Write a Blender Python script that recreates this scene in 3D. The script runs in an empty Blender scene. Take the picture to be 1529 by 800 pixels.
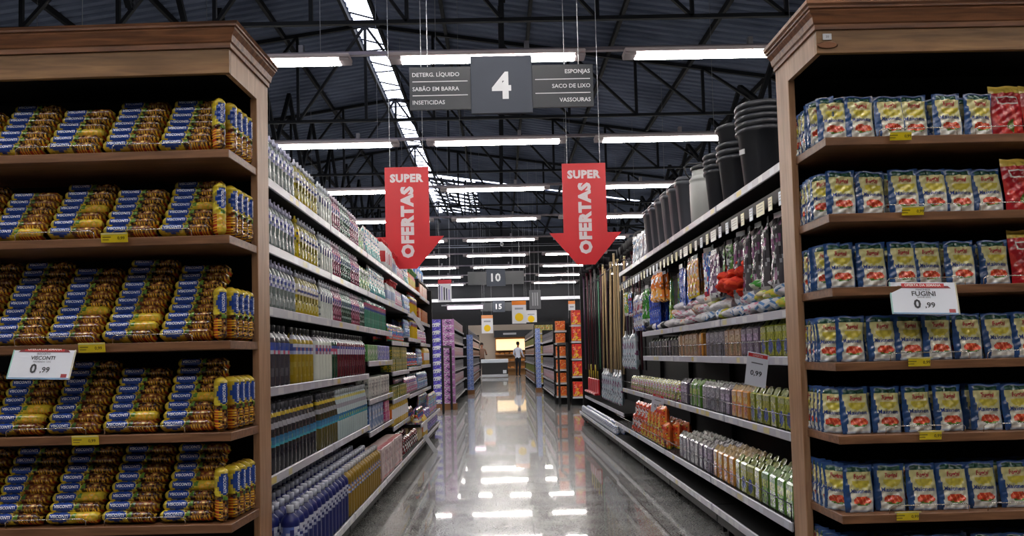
import bpy, math, random
from mathutils import Matrix, Vector
R = random.Random(4)
SC = bpy.context.scene
COL = SC.collection
PI = math.pi

# ------------------------------------------------------------------ camera, world, exposure
EYE = 1.09
FPX, VX, VY, CX, CY, ROLL = 1200.0, 748.0, 530.0, 764.5, 470.0, math.radians(1.45)
cam = bpy.data.cameras.new('camera'); cam_o = bpy.data.objects.new('camera', cam); COL.objects.link(cam_o)
cam.sensor_width = 36; cam.lens = 36*FPX/1529; cam.shift_y = (CY-400)/1529
cam.clip_start = .05; cam.clip_end = 200
_y = Vector(((VX-CX)/FPX, -(VY-CY)/FPX, -1)).normalized()
_x = Vector((math.cos(ROLL), math.sin(ROLL), 0)); _x = (_x - _x.dot(_y)*_y).normalized()
_z = _x.cross(_y)
cam_o.matrix_world = Matrix.Translation((0, 0, EYE)) @ Matrix((_x, _y, _z)).to_4x4()
SC.camera = cam_o
world = bpy.data.worlds.new('world'); SC.world = world; world.use_nodes = True
world.node_tree.nodes['Background'].inputs[0].default_value = (.80, .84, 1, 1)
world.node_tree.nodes['Background'].inputs[1].default_value = 6.0
SC.view_settings.view_transform = 'Standard'; SC.view_settings.look = 'None'
SC.view_settings.exposure = 0.0; SC.view_settings.gamma = 1; SC.view_settings.use_curve_mapping = False
TUBE = 46.0

# ------------------------------------------------------------------ colours and materials
def lin(c):
    return tuple((v/255/12.92 if v/255 <= .04045 else ((v/255+.055)/1.055)**2.4) for v in c)
MATS = {}
def _mat(name, rough=.5, spec=.5, metal=0, coat=0, col=None, emit=None, es=0, trans=0, alpha=1):
    m = bpy.data.materials.new(name); m.use_nodes = True; nt = m.node_tree; b = nt.nodes['Principled BSDF']
    b.inputs['Roughness'].default_value = rough; b.inputs['Metallic'].default_value = metal
    b.inputs['Specular IOR Level'].default_value = spec; b.inputs['Coat Weight'].default_value = coat
    b.inputs['Coat Roughness'].default_value = .08
    if col is None:
        a = nt.nodes.new('ShaderNodeAttribute'); a.attribute_name = 'Col'
        nt.links.new(a.outputs['Color'], b.inputs['Base Color'])
    else: b.inputs['Base Color'].default_value = (*lin(col), 1)
    if emit: b.inputs['Emission Color'].default_value = (*lin(emit), 1); b.inputs['Emission Strength'].default_value = es
    b.inputs['Transmission Weight'].default_value = trans
    MATS[name] = m; return m, nt, b
_mat('printed_film', .22, .6, coat=.4)
_mat('plastic', .3, .5)
_mat('matte', .75, .25)
_mat('metal', .32, .5, metal=.75)
_mat('liquid', .12, .6, coat=.3)
_mat('chrome', .2, .5, metal=1)
_mat('tube_glow', .5, col=(255, 255, 255), emit=(255, 251, 244), es=TUBE)
_mat('warm_glow', .5, col=(255, 230, 190), emit=(255, 214, 150), es=1.1)
_mat('pink_glow', .5, col=(255, 230, 245), emit=(255, 220, 245), es=3.0)
def nd(nt, t, **kw):
    n = nt.nodes.new(t)
    for k, v in kw.items():
        if hasattr(n, k): setattr(n, k, v)
        else: n.inputs[k].default_value = v
    return n
def ramp(nt, fac, stops):
    r = nt.nodes.new('ShaderNodeValToRGB'); nt.links.new(fac, r.inputs[0])
    el = r.color_ramp.elements
    while len(el) < len(stops): el.new(.5)
    for e, (p, c) in zip(el, stops): e.position = p; e.color = (*lin(c), 1)
    return r
def wood(name, c0, c1, axis):
    m, nt, b = _mat(name, .42, .4, col=c0)
    tc = nd(nt, 'ShaderNodeTexCoord'); mp = nd(nt, 'ShaderNodeMapping')
    sc = [9, 9, 9]; sc[axis] = .7; mp.inputs['Scale'].default_value = sc
    nt.links.new(tc.outputs['Object'], mp.inputs[0])
    n = nd(nt, 'ShaderNodeTexNoise'); n.inputs['Scale'].default_value = 6; n.inputs['Detail'].default_value = 7
    n.inputs['Distortion'].default_value = .6
    nt.links.new(mp.outputs[0], n.inputs['Vector'])
    r = ramp(nt, n.outputs['Fac'], [(.3, c0), (.72, c1)])
    nt.links.new(r.outputs[0], b.inputs['Base Color'])
    bp = nd(nt, 'ShaderNodeBump'); bp.inputs['Strength'].default_value = .08
    nt.links.new(n.outputs['Fac'], bp.inputs['Height']); nt.links.new(bp.outputs[0], b.inputs['Normal'])
wood('wood_across', (108, 76, 44), (150, 112, 72), 0)
wood('wood_crown', (92, 56, 34), (152, 100, 64), 0)
wood('wood_side_lit', (140, 102, 72), (176, 138, 106), 2)  # display wood in a lighter tone, aisle light on side faces put into the colour
wood('wood_shelf', (96, 64, 42), (134, 94, 64), 0)
# polished grey granite tiles
m, nt, b = _mat('granite_tile', .26, .5, coat=.6, col=(120, 120, 118))
geo = nd(nt, 'ShaderNodeNewGeometry')
n1 = nd(nt, 'ShaderNodeTexNoise'); n1.inputs['Scale'].default_value = 90; n1.inputs['Detail'].default_value = 4
n2 = nd(nt, 'ShaderNodeTexNoise'); n2.inputs['Scale'].default_value = 3.2; n2.inputs['Detail'].default_value = 6
nt.links.new(geo.outputs['Position'], n1.inputs['Vector']); nt.links.new(geo.outputs['Position'], n2.inputs['Vector'])
r1 = ramp(nt, n1.outputs['Fac'], [(.32, (110, 112, 114)), (.5, (172, 174, 175)), (.7, (206, 207, 207))])
r2 = ramp(nt, n2.outputs['Fac'], [(.3, (196, 194, 190)), (.7, (240, 238, 232))])
mx = nd(nt, 'ShaderNodeMix', data_type='RGBA', blend_type='MULTIPLY'); mx.inputs[0].default_value = 1
nt.links.new(r1.outputs[0], mx.inputs[6]); nt.links.new(r2.outputs[0], mx.inputs[7])
br = nd(nt, 'ShaderNodeTexBrick'); br.offset = 0; br.inputs['Scale'].default_value = 1
br.inputs['Brick Width'].default_value = .8; br.inputs['Row Height'].default_value = .8; br.inputs['Mortar Size'].default_value = .0028
br.inputs['Color1'].default_value = (1, 1, 1, 1); br.inputs['Color2'].default_value = (.84, .84, .85, 1); br.inputs['Mortar'].default_value = (.34, .34, .33, 1)
mp = nd(nt, 'ShaderNodeMapping'); mp.inputs['Location'].default_value = (.62, 0, 0)
nt.links.new(geo.outputs['Position'], mp.inputs[0]); nt.links.new(mp.outputs[0], br.inputs['Vector'])
mx2 = nd(nt, 'ShaderNodeMix', data_type='RGBA', blend_type='MULTIPLY'); mx2.inputs[0].default_value = 1
nt.links.new(mx.outputs[2], mx2.inputs[6]); nt.links.new(br.outputs['Color'], mx2.inputs[7])
nt.links.new(mx2.outputs[2], b.inputs['Base Color'])
rr = nd(nt, 'ShaderNodeMapRange'); rr.inputs['To Min'].default_value = .008; rr.inputs['To Max'].default_value = .05
nt.links.new(n2.outputs['Fac'], rr.inputs[0]); nt.links.new(rr.outputs[0], b.inputs['Coat Roughness'])
bp = nd(nt, 'ShaderNodeBump'); bp.inputs['Strength'].default_value = .25; bp.inputs['Distance'].default_value = .001
nt.links.new(br.outputs['Fac'], bp.inputs['Height']); bp.invert = True
nt.links.new(bp.outputs[0], b.inputs['Normal'])
# roof sheet
m, nt, b = _mat('roof_sheet', .8, .08, metal=0, col=(78, 84, 92))
n1 = nd(nt, 'ShaderNodeTexNoise'); n1.inputs['Scale'].default_value = .6; n1.inputs['Detail'].default_value = 5
geo = nd(nt, 'ShaderNodeNewGeometry'); nt.links.new(geo.outputs['Position'], n1.inputs['Vector'])
r1 = ramp(nt, n1.outputs['Fac'], [(.3, (68, 76, 94)), (.7, (104, 113, 134))]); nt.links.new(r1.outputs[0], b.inputs['Base Color'])
_mat('dark_steel', .7, .12, col=(18, 20, 25))
_mat('black_paint', .55, .3, col=(17, 17, 19))

# ------------------------------------------------------------------ mesh builder
_txt = {}
def text_geo(s, bold=0):
    k = (s, bold)
    if k not in _txt:
        cu = bpy.data.curves.new('lettering', 'FONT'); cu.body = s; cu.size = 1; cu.resolution_u = 2
        cu.align_x = 'CENTER'; cu.align_y = 'CENTER'; cu.offset = bold; cu.space_character = 1.1 if bold > .03 else 1
        o = bpy.data.objects.new('lettering', cu); COL.objects.link(o)
        dg = bpy.context.evaluated_depsgraph_get(); me = bpy.data.meshes.new_from_object(o.evaluated_get(dg))
        vs = [(v.co.x, v.co.y) for v in me.vertices]; fs = [tuple(p.vertices) for p in me.polygons]
        fs = [f if sum(vs[f[i]][0]*vs[f[(i+1) % len(f)]][1]-vs[f[(i+1) % len(f)]][0]*vs[f[i]][1] for i in range(len(f))) > 0 else f[::-1] for f in fs]
        bpy.data.objects.remove(o); bpy.data.meshes.remove(me); bpy.data.curves.remove(cu)
        if vs:
            x0 = min(v[0] for v in vs); x1 = max(v[0] for v in vs); y0 = min(v[1] for v in vs); y1 = max(v[1] for v in vs)
            vs = [(v[0]-(x0+x1)/2, v[1]-(y0+y1)/2) for v in vs]
            _txt[k] = (vs, fs, x1-x0, y1-y0)
        else: _txt[k] = ([], [], 1, 1)
    return _txt[k]

class MB:
    def __init__(s, mat='plastic'):
        s.v = []; s.f = []; s.c = []; s.m = []; s.s = []; s.mats = []; s.x = Matrix(); s.dm = mat
    def mi(s, mat):
        mat = mat or s.dm
        if mat not in s.mats: s.mats.append(mat)
        return s.mats.index(mat)
    def addv(s, p): s.v.append(tuple(s.x @ Vector(p))); return len(s.v)-1
    def face(s, idx, col, mat=None, smooth=False):
        s.f.append(idx); s.c.append(col); s.m.append(s.mi(mat)); s.s.append(smooth)
    def quad(s, a, b, c, d, col, mat=None): s.face([s.addv(p) for p in (a, b, c, d)], lin(col), mat)
    def box(s, x0, x1, y0, y1, z0, z1, col, mat=None, b=0):
        col = lin(col)
        if b <= 0:
            i = [s.addv((x, y, z)) for z in (z0, z1) for y in (y0, y1) for x in (x0, x1)]
            for f in ((0, 2, 3, 1), (4, 5, 7, 6), (0, 1, 5, 4), (2, 6, 7, 3), (0, 4, 6, 2), (1, 3, 7, 5)):
                s.face([i[k] for k in f], col, mat)
            return
        b = min(b, (x1-x0)*.45, (y1-y0)*.45, (z1-z0)*.45)
        L = {}
        X = (x0, x1); Y = (y0, y1); Z = (z0, z1)
        for a in (0, 1):
            for c in (0, 1):
                for e in (0, 1):
                    sx, sy, sz = (1-2*a)*b, (1-2*c)*b, (1-2*e)*b
                    L[a, c, e, 0] = s.addv((X[a], Y[c]+sy, Z[e]+sz)); L[a, c, e, 1] = s.addv((X[a]+sx, Y[c], Z[e]+sz)); L[a, c, e, 2] = s.addv((X[a]+sx, Y[c]+sy, Z[e]))
        F = []
        F.append([L[0, 0, 0, 0], L[0, 0, 1, 0], L[0, 1, 1, 0], L[0, 1, 0, 0]]); F.append([L[1, 0, 0, 0], L[1, 1, 0, 0], L[1, 1, 1, 0], L[1, 0, 1, 0]])
        F.append([L[0, 0, 0, 1], L[1, 0, 0, 1], L[1, 0, 1, 1], L[0, 0, 1, 1]]); F.append([L[0, 1, 0, 1], L[0, 1, 1, 1], L[1, 1, 1, 1], L[1, 1, 0, 1]])
        F.append([L[0, 0, 0, 2], L[0, 1, 0, 2], L[1, 1, 0, 2], L[1, 0, 0, 2]]); F.append([L[0, 0, 1, 2], L[1, 0, 1, 2], L[1, 1, 1, 2], L[0, 1, 1, 2]])
        for a in (0, 1):
            for c in (0, 1):
                F.append([L[a, c, 0, 0], L[a, c, 1, 0], L[a, c, 1, 1], L[a, c, 0, 1]] if a == c else [L[a, c, 0, 1], L[a, c, 1, 1], L[a, c, 1, 0], L[a, c, 0, 0]])
                F.append([L[a, 0, c, 0], L[a, 1, c, 0], L[a, 1, c, 2], L[a, 0, c, 2]] if a != c else [L[a, 0, c, 2], L[a, 1, c, 2], L[a, 1, c, 0], L[a, 0, c, 0]])
                F.append([L[0, a, c, 1], L[1, a, c, 1], L[1, a, c, 2], L[0, a, c, 2]] if a == c else [L[0, a, c, 2], L[1, a, c, 2], L[1, a, c, 1], L[0, a, c, 1]])
                for e in (0, 1):
                    t = [L[a, c, e, 0], L[a, c, e, 1], L[a, c, e, 2]]
                    F.append(t if (a+c+e) % 2 else t[::-1])
        for f in F: s.face(f, col, mat)
    def bar(s, p, q, w, h, col, mat=None):
        p, q = Vector(p), Vector(q); d = (q-p).normalized()
        u = d.cross(Vector((0, 0, 1)));  u = Vector((1, 0, 0)) if u.length < 1e-4 else u.normalized(); n = u.cross(d)
        i = [s.addv(e+u*a*w/2+n*c*h/2) for e in (p, q) for a, c in ((-1, -1), (1, -1), (1, 1), (-1, 1))]
        col = lin(col)
        for f in ((0, 1, 2, 3), (7, 6, 5, 4), (0, 4, 5, 1), (1, 5, 6, 2), (2, 6, 7, 3), (3, 7, 4, 0)): s.face([i[k] for k in f], col, mat)
    def tube(s, pts, r, col, mat=None, seg=6):
        pts = [Vector(p) for p in pts]; rings = []; col = lin(col); n = len(pts)
        rs = r if isinstance(r, (list, tuple)) else [r]*n
        pu = None
        for i, p in enumerate(pts):
            d = (pts[min(i+1, n-1)]-pts[max(i-1, 0)]).normalized()
            u = d.cross(Vector((0, 0, 1))) if abs(d.z) < .95 else d.cross(Vector((0, 1, 0)))
            u = u.normalized() if pu is None else (pu - d*pu.dot(d)).normalized()
            pu = u; w = d.cross(u)
            rings.append([s.addv(p+(u*math.cos(2*PI*k/seg)+w*math.sin(2*PI*k/seg))*rs[i]) for k in range(seg)])
        for a, b2 in zip(rings, rings[1:]):
            for k in range(seg): s.face([a[k], a[(k+1) % seg], b2[(k+1) % seg], b2[k]], col, mat, True)
        s.face(rings[0][::-1], col, mat); s.face(rings[-1], col, mat)
    def lathe(s, prof, seg=12, colf=None, mat=None, sx=1, sy=1, square=0):
        """prof: (r, z, colour); colf(theta, z) may override"""
        rings = []
        for r, z, c in prof:
            ring = []
            for k in range(seg):
                t = 2*PI*(k+.5)/seg; cx, cy = math.cos(t), math.sin(t)
                if square:
                    q = (abs(cx)**(square)+abs(cy)**(square))**(-1/square); cx *= q; cy *= q
                ring.append(s.addv((cx*r*sx, cy*r*sy, z)))
            rings.append(ring)
        for j in range(len(prof)-1):
            for k in range(seg):
                t = 2*PI*(k+1)/seg; z = (prof[j][1]+prof[j+1][1])/2
                c = colf(t, z) if colf else None
                s.face([rings[j][k], rings[j][(k+1) % seg], rings[j+1][(k+1) % seg], rings[j+1][k]], lin(c or prof[j][2]), mat, True)
        s.face(rings[0][::-1], lin(prof[0][2]), mat); s.face(rings[-1], lin(prof[-1][2]), mat)
    def grid(s, fn, nu, nv, colf, mat=None, flip=False):
        idx = [[s.addv(fn(i/nu, j/nv)) for i in range(nu+1)] for j in range(nv+1)]
        for j in range(nv):
            for i in range(nu):
                q = [idx[j][i], idx[j][i+1], idx[j+1][i+1], idx[j+1][i]]
                s.face(q[::-1] if flip else q, lin(colf((i+.5)/nu, (j+.5)/nv)), mat, True)
    def text(s, t, w, h, mapf, col, mat=None, bold=0):
        """fit the words into a w x h box; mapf(x, y) -> point"""
        vs, fs, tw, th = text_geo(t, bold)
        k = min(w/tw if w else 1e9, h/th if h else 1e9)
        i = [s.addv(mapf(x*k, y*k)) for x, y in vs]
        for f in fs: s.face([i[j] for j in f], lin(col), mat)
    def mesh(s, name):
        me = bpy.data.meshes.new(name); me.from_pydata(s.v, [], s.f)
        for mt in s.mats: me.materials.append(MATS[mt])
        me.polygons.foreach_set('material_index', s.m); me.polygons.foreach_set('use_smooth', s.s)
        ca = me.color_attributes.new('Col', 'FLOAT_COLOR', 'CORNER')
        buf = []
        for f, c in zip(s.f, s.c): buf.extend((c[0], c[1], c[2], 1.0)*len(f))
        ca.data.foreach_set('color', buf); me.update(); return me
    def build(s, name, parent=None, loc=None, rotz=0):
        o = bpy.data.objects.new(name, s.mesh(name)); COL.objects.link(o)
        if parent: o.parent = parent
        if loc: o.location = loc
        if rotz: o.rotation_euler = (0, 0, rotz)
        return o

def tag(o, label, cat, group=None, kind=None):
    o['label'] = label; o['category'] = cat
    if group: o['group'] = group
    if kind: o['kind'] = kind
    return o
def empty(name, label, cat, loc=(0, 0, 0), rot=(0, 0, 0), group=None):
    o = bpy.data.objects.new(name, None); COL.objects.link(o); o.location = loc; o.rotation_euler = rot; o.empty_display_size = .05
    return tag(o, label, cat, group)
def struct(mb, name):
    o = mb.build(name); o['kind'] = 'structure'; return o
class Proto:
    def __init__(s, name, mb, kids=()):
        s.name = name; s.me = mb.mesh(name); s.kids = [(n, k.mesh(n)) for n, k in kids]
def place(p, loc, rot=(0, 0, 0), label='', cat='', group=None, sc=None, kids=True):
    o = bpy.data.objects.new(p.name, p.me); COL.objects.link(o); o.location = loc
    o.rotation_euler = rot if isinstance(rot, tuple) else (0, 0, rot)
    if sc: o.scale = sc
    tag(o, label, cat, group)
    if kids:
        for n, me in p.kids:
            c = bpy.data.objects.new(n, me); COL.objects.link(c); c.parent = o
    return o
_O = 'first second third fourth fifth sixth seventh eighth ninth tenth eleventh twelfth thirteenth fourteenth fifteenth sixteenth seventeenth eighteenth nineteenth'.split()
_T = ['', '', 'twenty', 'thirty', 'forty', 'fifty', 'sixty', 'seventy', 'eighty', 'ninety']
def nth(i):
    i += 1
    if i < 20: return _O[i-1]
    if i % 10 == 0: return _T[i//10][:-1]+'ieth'
    return _T[i//10]+'-'+_O[i % 10-1]

# ------------------------------------------------------------------ setting
mb = MB(); mb.box(-18, 18, -9, 44, -.1, 0, (120, 120, 120), 'granite_tile'); struct(mb, 'floor')
SKX = -2.85; RZ = 8.6; SLOPE = .15
def roofz(x): return RZ - SLOPE*abs(x-SKX)
def corr(mb, x0, x1, y0, y1):
    per = .26; n = int((y1-y0)/per); prev = None
    for i in range(n):
        for dy, dz in ((0, 0), (.12, 0), (.15, .05), (.23, .05)):
            y = y0+i*per+dy
            cur = (mb.addv((x0, y, roofz(x0)+dz)), mb.addv((x1, y, roofz(x1)+dz)))
            if prev: mb.face([prev[0], cur[0], cur[1], prev[1]], lin((80, 85, 92)), 'roof_sheet')
            prev = cur
mb = MB(); corr(mb, -18, SKX-.24, -9, 44); corr(mb, SKX+.24, 18, -9, 33); corr(mb, -.9, 18, 33, 44)
struct(mb, 'ceiling')
def wallbox(name, *a):
    mb = MB(); mb.box(*a, (20, 21, 24), 'matte'); return struct(mb, name)
wallbox('wall_left', -18.2, -18, -9, 44, 0, 9); wallbox('wall_right', 18, 18.2, -9, 44, 0, 9); wallbox('wall_front', -18, 18, -9.2, -9, 0, 9)
mb = MB('matte'); mb.box(-18, 18, 44, 44.2, 0, 2.75, (150, 138, 126)); mb.box(-18, 18, 44, 44.2, 2.75, 9, (24, 25, 29)); struct(mb, 'wall_back')
# trusses across, purlins along, skylight bars
for i, y in enumerate((7.2, 12.4, 17.6, 22.8, 28.0, 33.2, 38.4)):
    mb = MB('dark_steel'); zb = 6.35
    mb.bar((-17, y, zb), (17, y, zb), .07, .06, (0, 0, 0)); mb.bar((-17, y, roofz(-17)-.1), (SKX, y, RZ-.1), .07, .08, (0, 0, 0)); mb.bar((SKX, y, RZ-.1), (17, y, roofz(17)-.1), .07, .08, (0, 0, 0))
    xs = [-14.85+1.5*k for k in range(21)]
    for k, x in enumerate(xs):
        zt = roofz(x)-.1
        if zt-zb < .25: continue
        mb.bar((x, y, zb), (x, y, zt), .06, .06, (0, 0, 0))
        if k+1 < len(xs):
            x2 = xs[k+1]
            if x < SKX-.1: mb.bar((x, y, zb), (x2, y, roofz(x2)-.1), .07, .05, (0, 0, 0))
            else: mb.bar((x, y, roofz(x)-.1), (x2, y, zb), .07, .05, (0, 0, 0))
    struct(mb, 'trim_%d' % (i+1))
mb = MB('dark_steel')
for x in [SKX+d for d in (-9, -7.2, -5.4, -3.6, -1.8, -.3, .3, 1.8, 3.6, 5.4, 7.2, 9, 11)]:
    mb.bar((x, -8, roofz(x)-.06), (x, 43.9, roofz(x)-.06), .07, .12, (0, 0, 0))
for x in (-5.4, .15, 5.7):   # bracing zigzags hung from the purlins
    for k in range(16):
        y = 4+k*2.6; mb.bar((x, y, 6.4), (x, y+1.3, roofz(x)-.15), .09, .09, (0, 0, 0)); mb.bar((x, y+1.3, roofz(x)-.15), (x, y+2.6, 6.4), .09, .09, (0, 0, 0))
struct(mb, 'trim_8')
mb = MB('dark_steel')
for k in range(52):
    y = 6+k*.74; mb.bar((SKX-.25, y, RZ-.02), (SKX+.25, y+(.37 if k % 2 else -.1), RZ-.02), .03, .03, (0, 0, 0))
for k in range(12):
    y = 33.3+k*.9; mb.bar((SKX, y, RZ-.03), (-.85, y, roofz(-.85)-.03), .07, .06, (0, 0, 0)); mb.bar((SKX, y, RZ-.03), (-.85, y+1.6, roofz(-.85)-.03), .04, .05, (0, 0, 0))
for x in (-2.3, -1.8, -1.3): mb.bar((x, 33, roofz(x)-.03), (x, 43.9, roofz(x)-.03), .07, .06, (0, 0, 0))
struct(mb, 'trim_9')
mb = MB('metal'); mb.bar((-17, 43.3, 4.1), (17, 43.3, 4.1), .14, .16, (190, 192, 200)); mb.bar((-17, 43.6, 7.05), (17, 43.6, 7.05), .12, .12, (150, 152, 160))
struct(mb, 'trim_10')

# ------------------------------------------------------------------ fluorescent lights, six metres of trunking per row
ROWS = [-2.1+4.1*k for k in range(12)]
hous = MB(); hous.box(-1.3, 1.22, -.13, .13, 0, .05, (190, 178, 180), 'matte', b=.012)
hous.box(-1.3, -1.14, -.11, .11, -.035, 0, (176, 166, 170), 'matte', b=.01); hous.box(1.08, 1.22, -.11, .11, -.035, 0, (176, 166, 170), 'matte', b=.01)
hous_me = hous.mesh('light_housing')
tb = MB('tube_glow'); tb.tube([(-1.14, 0, 0), (1.08, 0, 0)], .019, (255, 255, 255), seg=6); tube_me = tb.mesh('light_tube')
wr = MB('metal'); wr.bar((0, 0, 0), (0, 0, 1), .006, .006, (120, 122, 128)); wire_me = wr.mesh('hanging_wire')
for r, y in enumerate(ROWS):
    for k in range(-3, 4):
        x = k*3.02 - (.1 if r == 3 else 0) + {0: 0, 1: .1, 2: -.1}[r % 3]*(.6) + (.06 if r % 2 else 0)
        e = empty('light_fixture', 'twin tube fluorescent light fixture, %s row from the front, %s' % (nth(max(0, r-2)) if r > 2 else 'overhead behind',
            'over the aisle' if k == 0 else '%s %s of the aisle' % (nth(abs(k)-1), 'left' if k < 0 else 'right')), 'light', (x, y, 4.93), group='fluorescent lights under the roof')
        for n, me, dx, dy, dz in (('housing', hous_me, 0, 0, 0), ('light_tube', tube_me, 0, -.06, -.03), ('light_tube', tube_me, 0, .06, -.03)):
            c = bpy.data.objects.new(n, me); COL.objects.link(c); c.parent = e; c.location = (dx, dy, dz)
        if 1:
            c = bpy.data.objects.new('hanging_wire', wire_me); COL.objects.link(c); c.parent = e; c.location = (.85 if k else -.7, -.08, .05); c.scale = (1, 1, roofz(x)-5.0)
    if y > 0:
        mb = MB('metal'); mb.box(-17, 17, -.035, .035, 0, .045, (128, 120, 128))
        for q in range(-5, 6): mb.box(q*2.9+.4, q*2.9+.46, -.04, .04, .045, .14, (130, 128, 134))
        o = mb.build('cable_trunking', loc=(0, y, 4.985)); tag(o, 'long grey cable trunking above the %s row of tube lights' % nth(r), 'trunking', 'cable trunking rails')

# ------------------------------------------------------------------ printed goods
def blend(a, b, t): return tuple(a[i]*(1-t)+b[i]*t for i in range(3))
BROWN, YEL, BLU, TAN = (60, 26, 16), (196, 172, 40), (26, 60, 140), (146, 92, 46)
def packet(variant):
    """lying flow-wrapped biscuit packet: 0.205 long (x), print towards -y"""
    L, hy, hz = .205, .036, .0215
    rr = random.Random(variant*7+1)
    def fn(u, a):
        x = (u-.5)*L; e = min(u, 1-u)/.09
        k = 1 if e > 1 else (.12+.88*math.sin(e*PI/2) if e > .25 else .12+.3*e)
        t = a*2*PI; c, s_ = math.cos(t), math.sin(t)
        w = 1+.035*math.sin(u*57+a*9+variant)
        return (x, -abs(c)**.75*math.copysign(1, c)*hy*(.25+.75*k)*w, s_*hz*max(k, .06)*w if e > .25 else s_*hz*.9*(.35+.5*e))
    base2 = {0: BROWN, 1: (96, 44, 22), 2: (200, 176, 50)}[variant]
    def colf(u, a):
        v = math.sin(a*2*PI)*.5+.5   # height
        front = math.cos(a*2*PI) > -.55
        if u < .035 or u > .965: return (150, 120, 40)
        if not front: return BROWN
        d = ((u-.30)/.195)**2+((v-.5)/.46)**2
        if d < 1: return BLU
        if d < 1.32: return (176, 160, 60)
        if u < .17: return YEL
        if u < .52 and v < .26: return (226, 206, 60) if variant != 1 else (190, 150, 40)
        if .46 < u < .60 and abs(v-.35-.3*(u-.46)/.14) < .2: return (86, 126, 44) if variant != 1 else (60, 90, 36)
        for cx, cv, r_ in ((.78, .6, .055), (.68, .34, .035), (.87, .3, .03)):
            dd = ((u-cx)/r_)**2+((v-cv)/(r_*4.2))**2
            if dd < .28: return (220, 186, 96)
            if dd < 1: return TAN if variant != 2 else (236, 180, 60)
        if u > .6 and v < .3 and math.sin(u*130) > 0: return (226, 168, 40)
        if u > .6 and v < .14: return (178, 60, 30)
        if variant == 2 and u < .6: return YEL
        return base2 if math.sin(u*31+v*17) > -.6 else blend(base2, YEL, .5)
    mb = MB('printed_film'); mb.grid(fn, 42, 20, colf)
    def tm(x, y):
        u = .30+x/L; z = y; s_ = max(-.95, min(.95, z/hz)); c = math.sqrt(1-s_*s_)
        return (x-(.20)*L, -(c**.75)*hy-.0016, z)
    mb.text('VISCONTI', .066, .019, tm, (236, 240, 250), 'plastic', bold=.02)
    return Proto('biscuit_packet', mb)
PK = [packet(i) for i in range(3)]

MAYB = (40, 74, 124)
def pouch_shape(w, h, t, seed=0, gus=1):
    rr = random.Random(seed); p1, p2 = rr.random()*6, rr.random()*6
    def fn(u, v, sgn=-1):
        x = (u-.5)*w*(1+.03*math.sin(v*7+p1)); z = v*h
        ev = min(1, v/.16*1.0)**.6 if gus else min(1, v/.08)
        et = max(0, min(1, (1-v)/.10-.35)); et = math.sin(min(1, et)*PI/2)
        b = (1-abs(2*u-1)**3.2)
        th = t*.5*b*et*(.55+.45*(1-v))*(.75 if v < .02 else 1)*(.55+.45*ev)
        th += .003*math.sin(u*23+v*11+p2)*b*et+.0022*math.sin(v*41-u*15+p1)*b*et+.0025*math.sin(u*9-v*17+p2*2)*b*et
        return (x, sgn*max(th, .0004)+.004*math.sin(v*4+p1)*v, z+.002*math.sin(u*9+p2)*(v > .9))
    return fn
def mayo(seed):
    w, h, t = .108, .152, .034; fn = pouch_shape(w, h, t, seed)
    def colf(u, v):
        if v > .95: return (40, 70, 120)
        if u < .14+.05*math.sin(v*5) or u > .95: return MAYB
        if v > .86: return (34, 74, 60) if abs(u-.5) < .36 else MAYB
        if v < .05: return (180, 190, 205)
        d = ((u-.56)/.30)**2+((v-.24)/.105)**2
        if d < 1:
            if v < .2 and d > .4: return (84, 120, 44)
            return (200, 62, 34) if math.sin(u*40+v*30) > -.75 else (226, 120, 70)
        if v < .18: return (214, 214, 206)
        d = ((u-.56)/.30)**2+((v-.64)/.13)**2
        if d < 1: return (206, 190, 70) if v < .66 else (206, 194, 140)
        if v > .45: return (206, 200, 140)
        return (210, 206, 186)
    mb = MB('printed_film'); mb.grid(lambda u, v: fn(u, v, -1), 30, 42, colf); mb.grid(lambda u, v: fn(u, v, 1), 12, 18, lambda u, v: MAYB if v > .1 else (190, 196, 205), flip=True)
    def tm(cx, cv): return lambda x, y: tuple(a+b for a, b in zip(fn(.5+(x+cx)/w, cv+y/h, -1), (0, -.0016, 0)))
    mb.text('Fugini', .052, .02, tm(.004, .745), (170, 26, 40), 'plastic', bold=.03)
    mb.text('Maionese', .074, .02, tm(.005, .455), (32, 58, 130), 'plastic', bold=.015)
    return Proto('mayonnaise_pouch', mb)
MY = [mayo(i) for i in range(3)]
def sauce():
    w, h, t = .125, .185, .045; fn = pouch_shape(w, h, t, 9)
    def colf(u, v):
        if v > .84: return (206, 178, 80)
        if abs(u-.5) < .33 and .62 < v < .78: return (222, 208, 200) if abs(u-.5) > .29 or v > .755 or v < .64 else (150, 18, 30)
        if ((u-.6)/.2)**2+((v-.2)/.12)**2 < 1: return (90, 110, 40) if u < .6 else (206, 60, 40)
        return (168, 24, 34) if math.sin(u*11+v*9) > -.4 else (190, 52, 46)
    mb = MB('printed_film'); mb.grid(lambda u, v: fn(u, v, -1), 28, 40, colf); mb.grid(lambda u, v: fn(u, v, 1), 10, 14, lambda u, v: (150, 24, 34), flip=True)
    return Proto('sauce_pouch', mb)
SAU = sauce()

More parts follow.
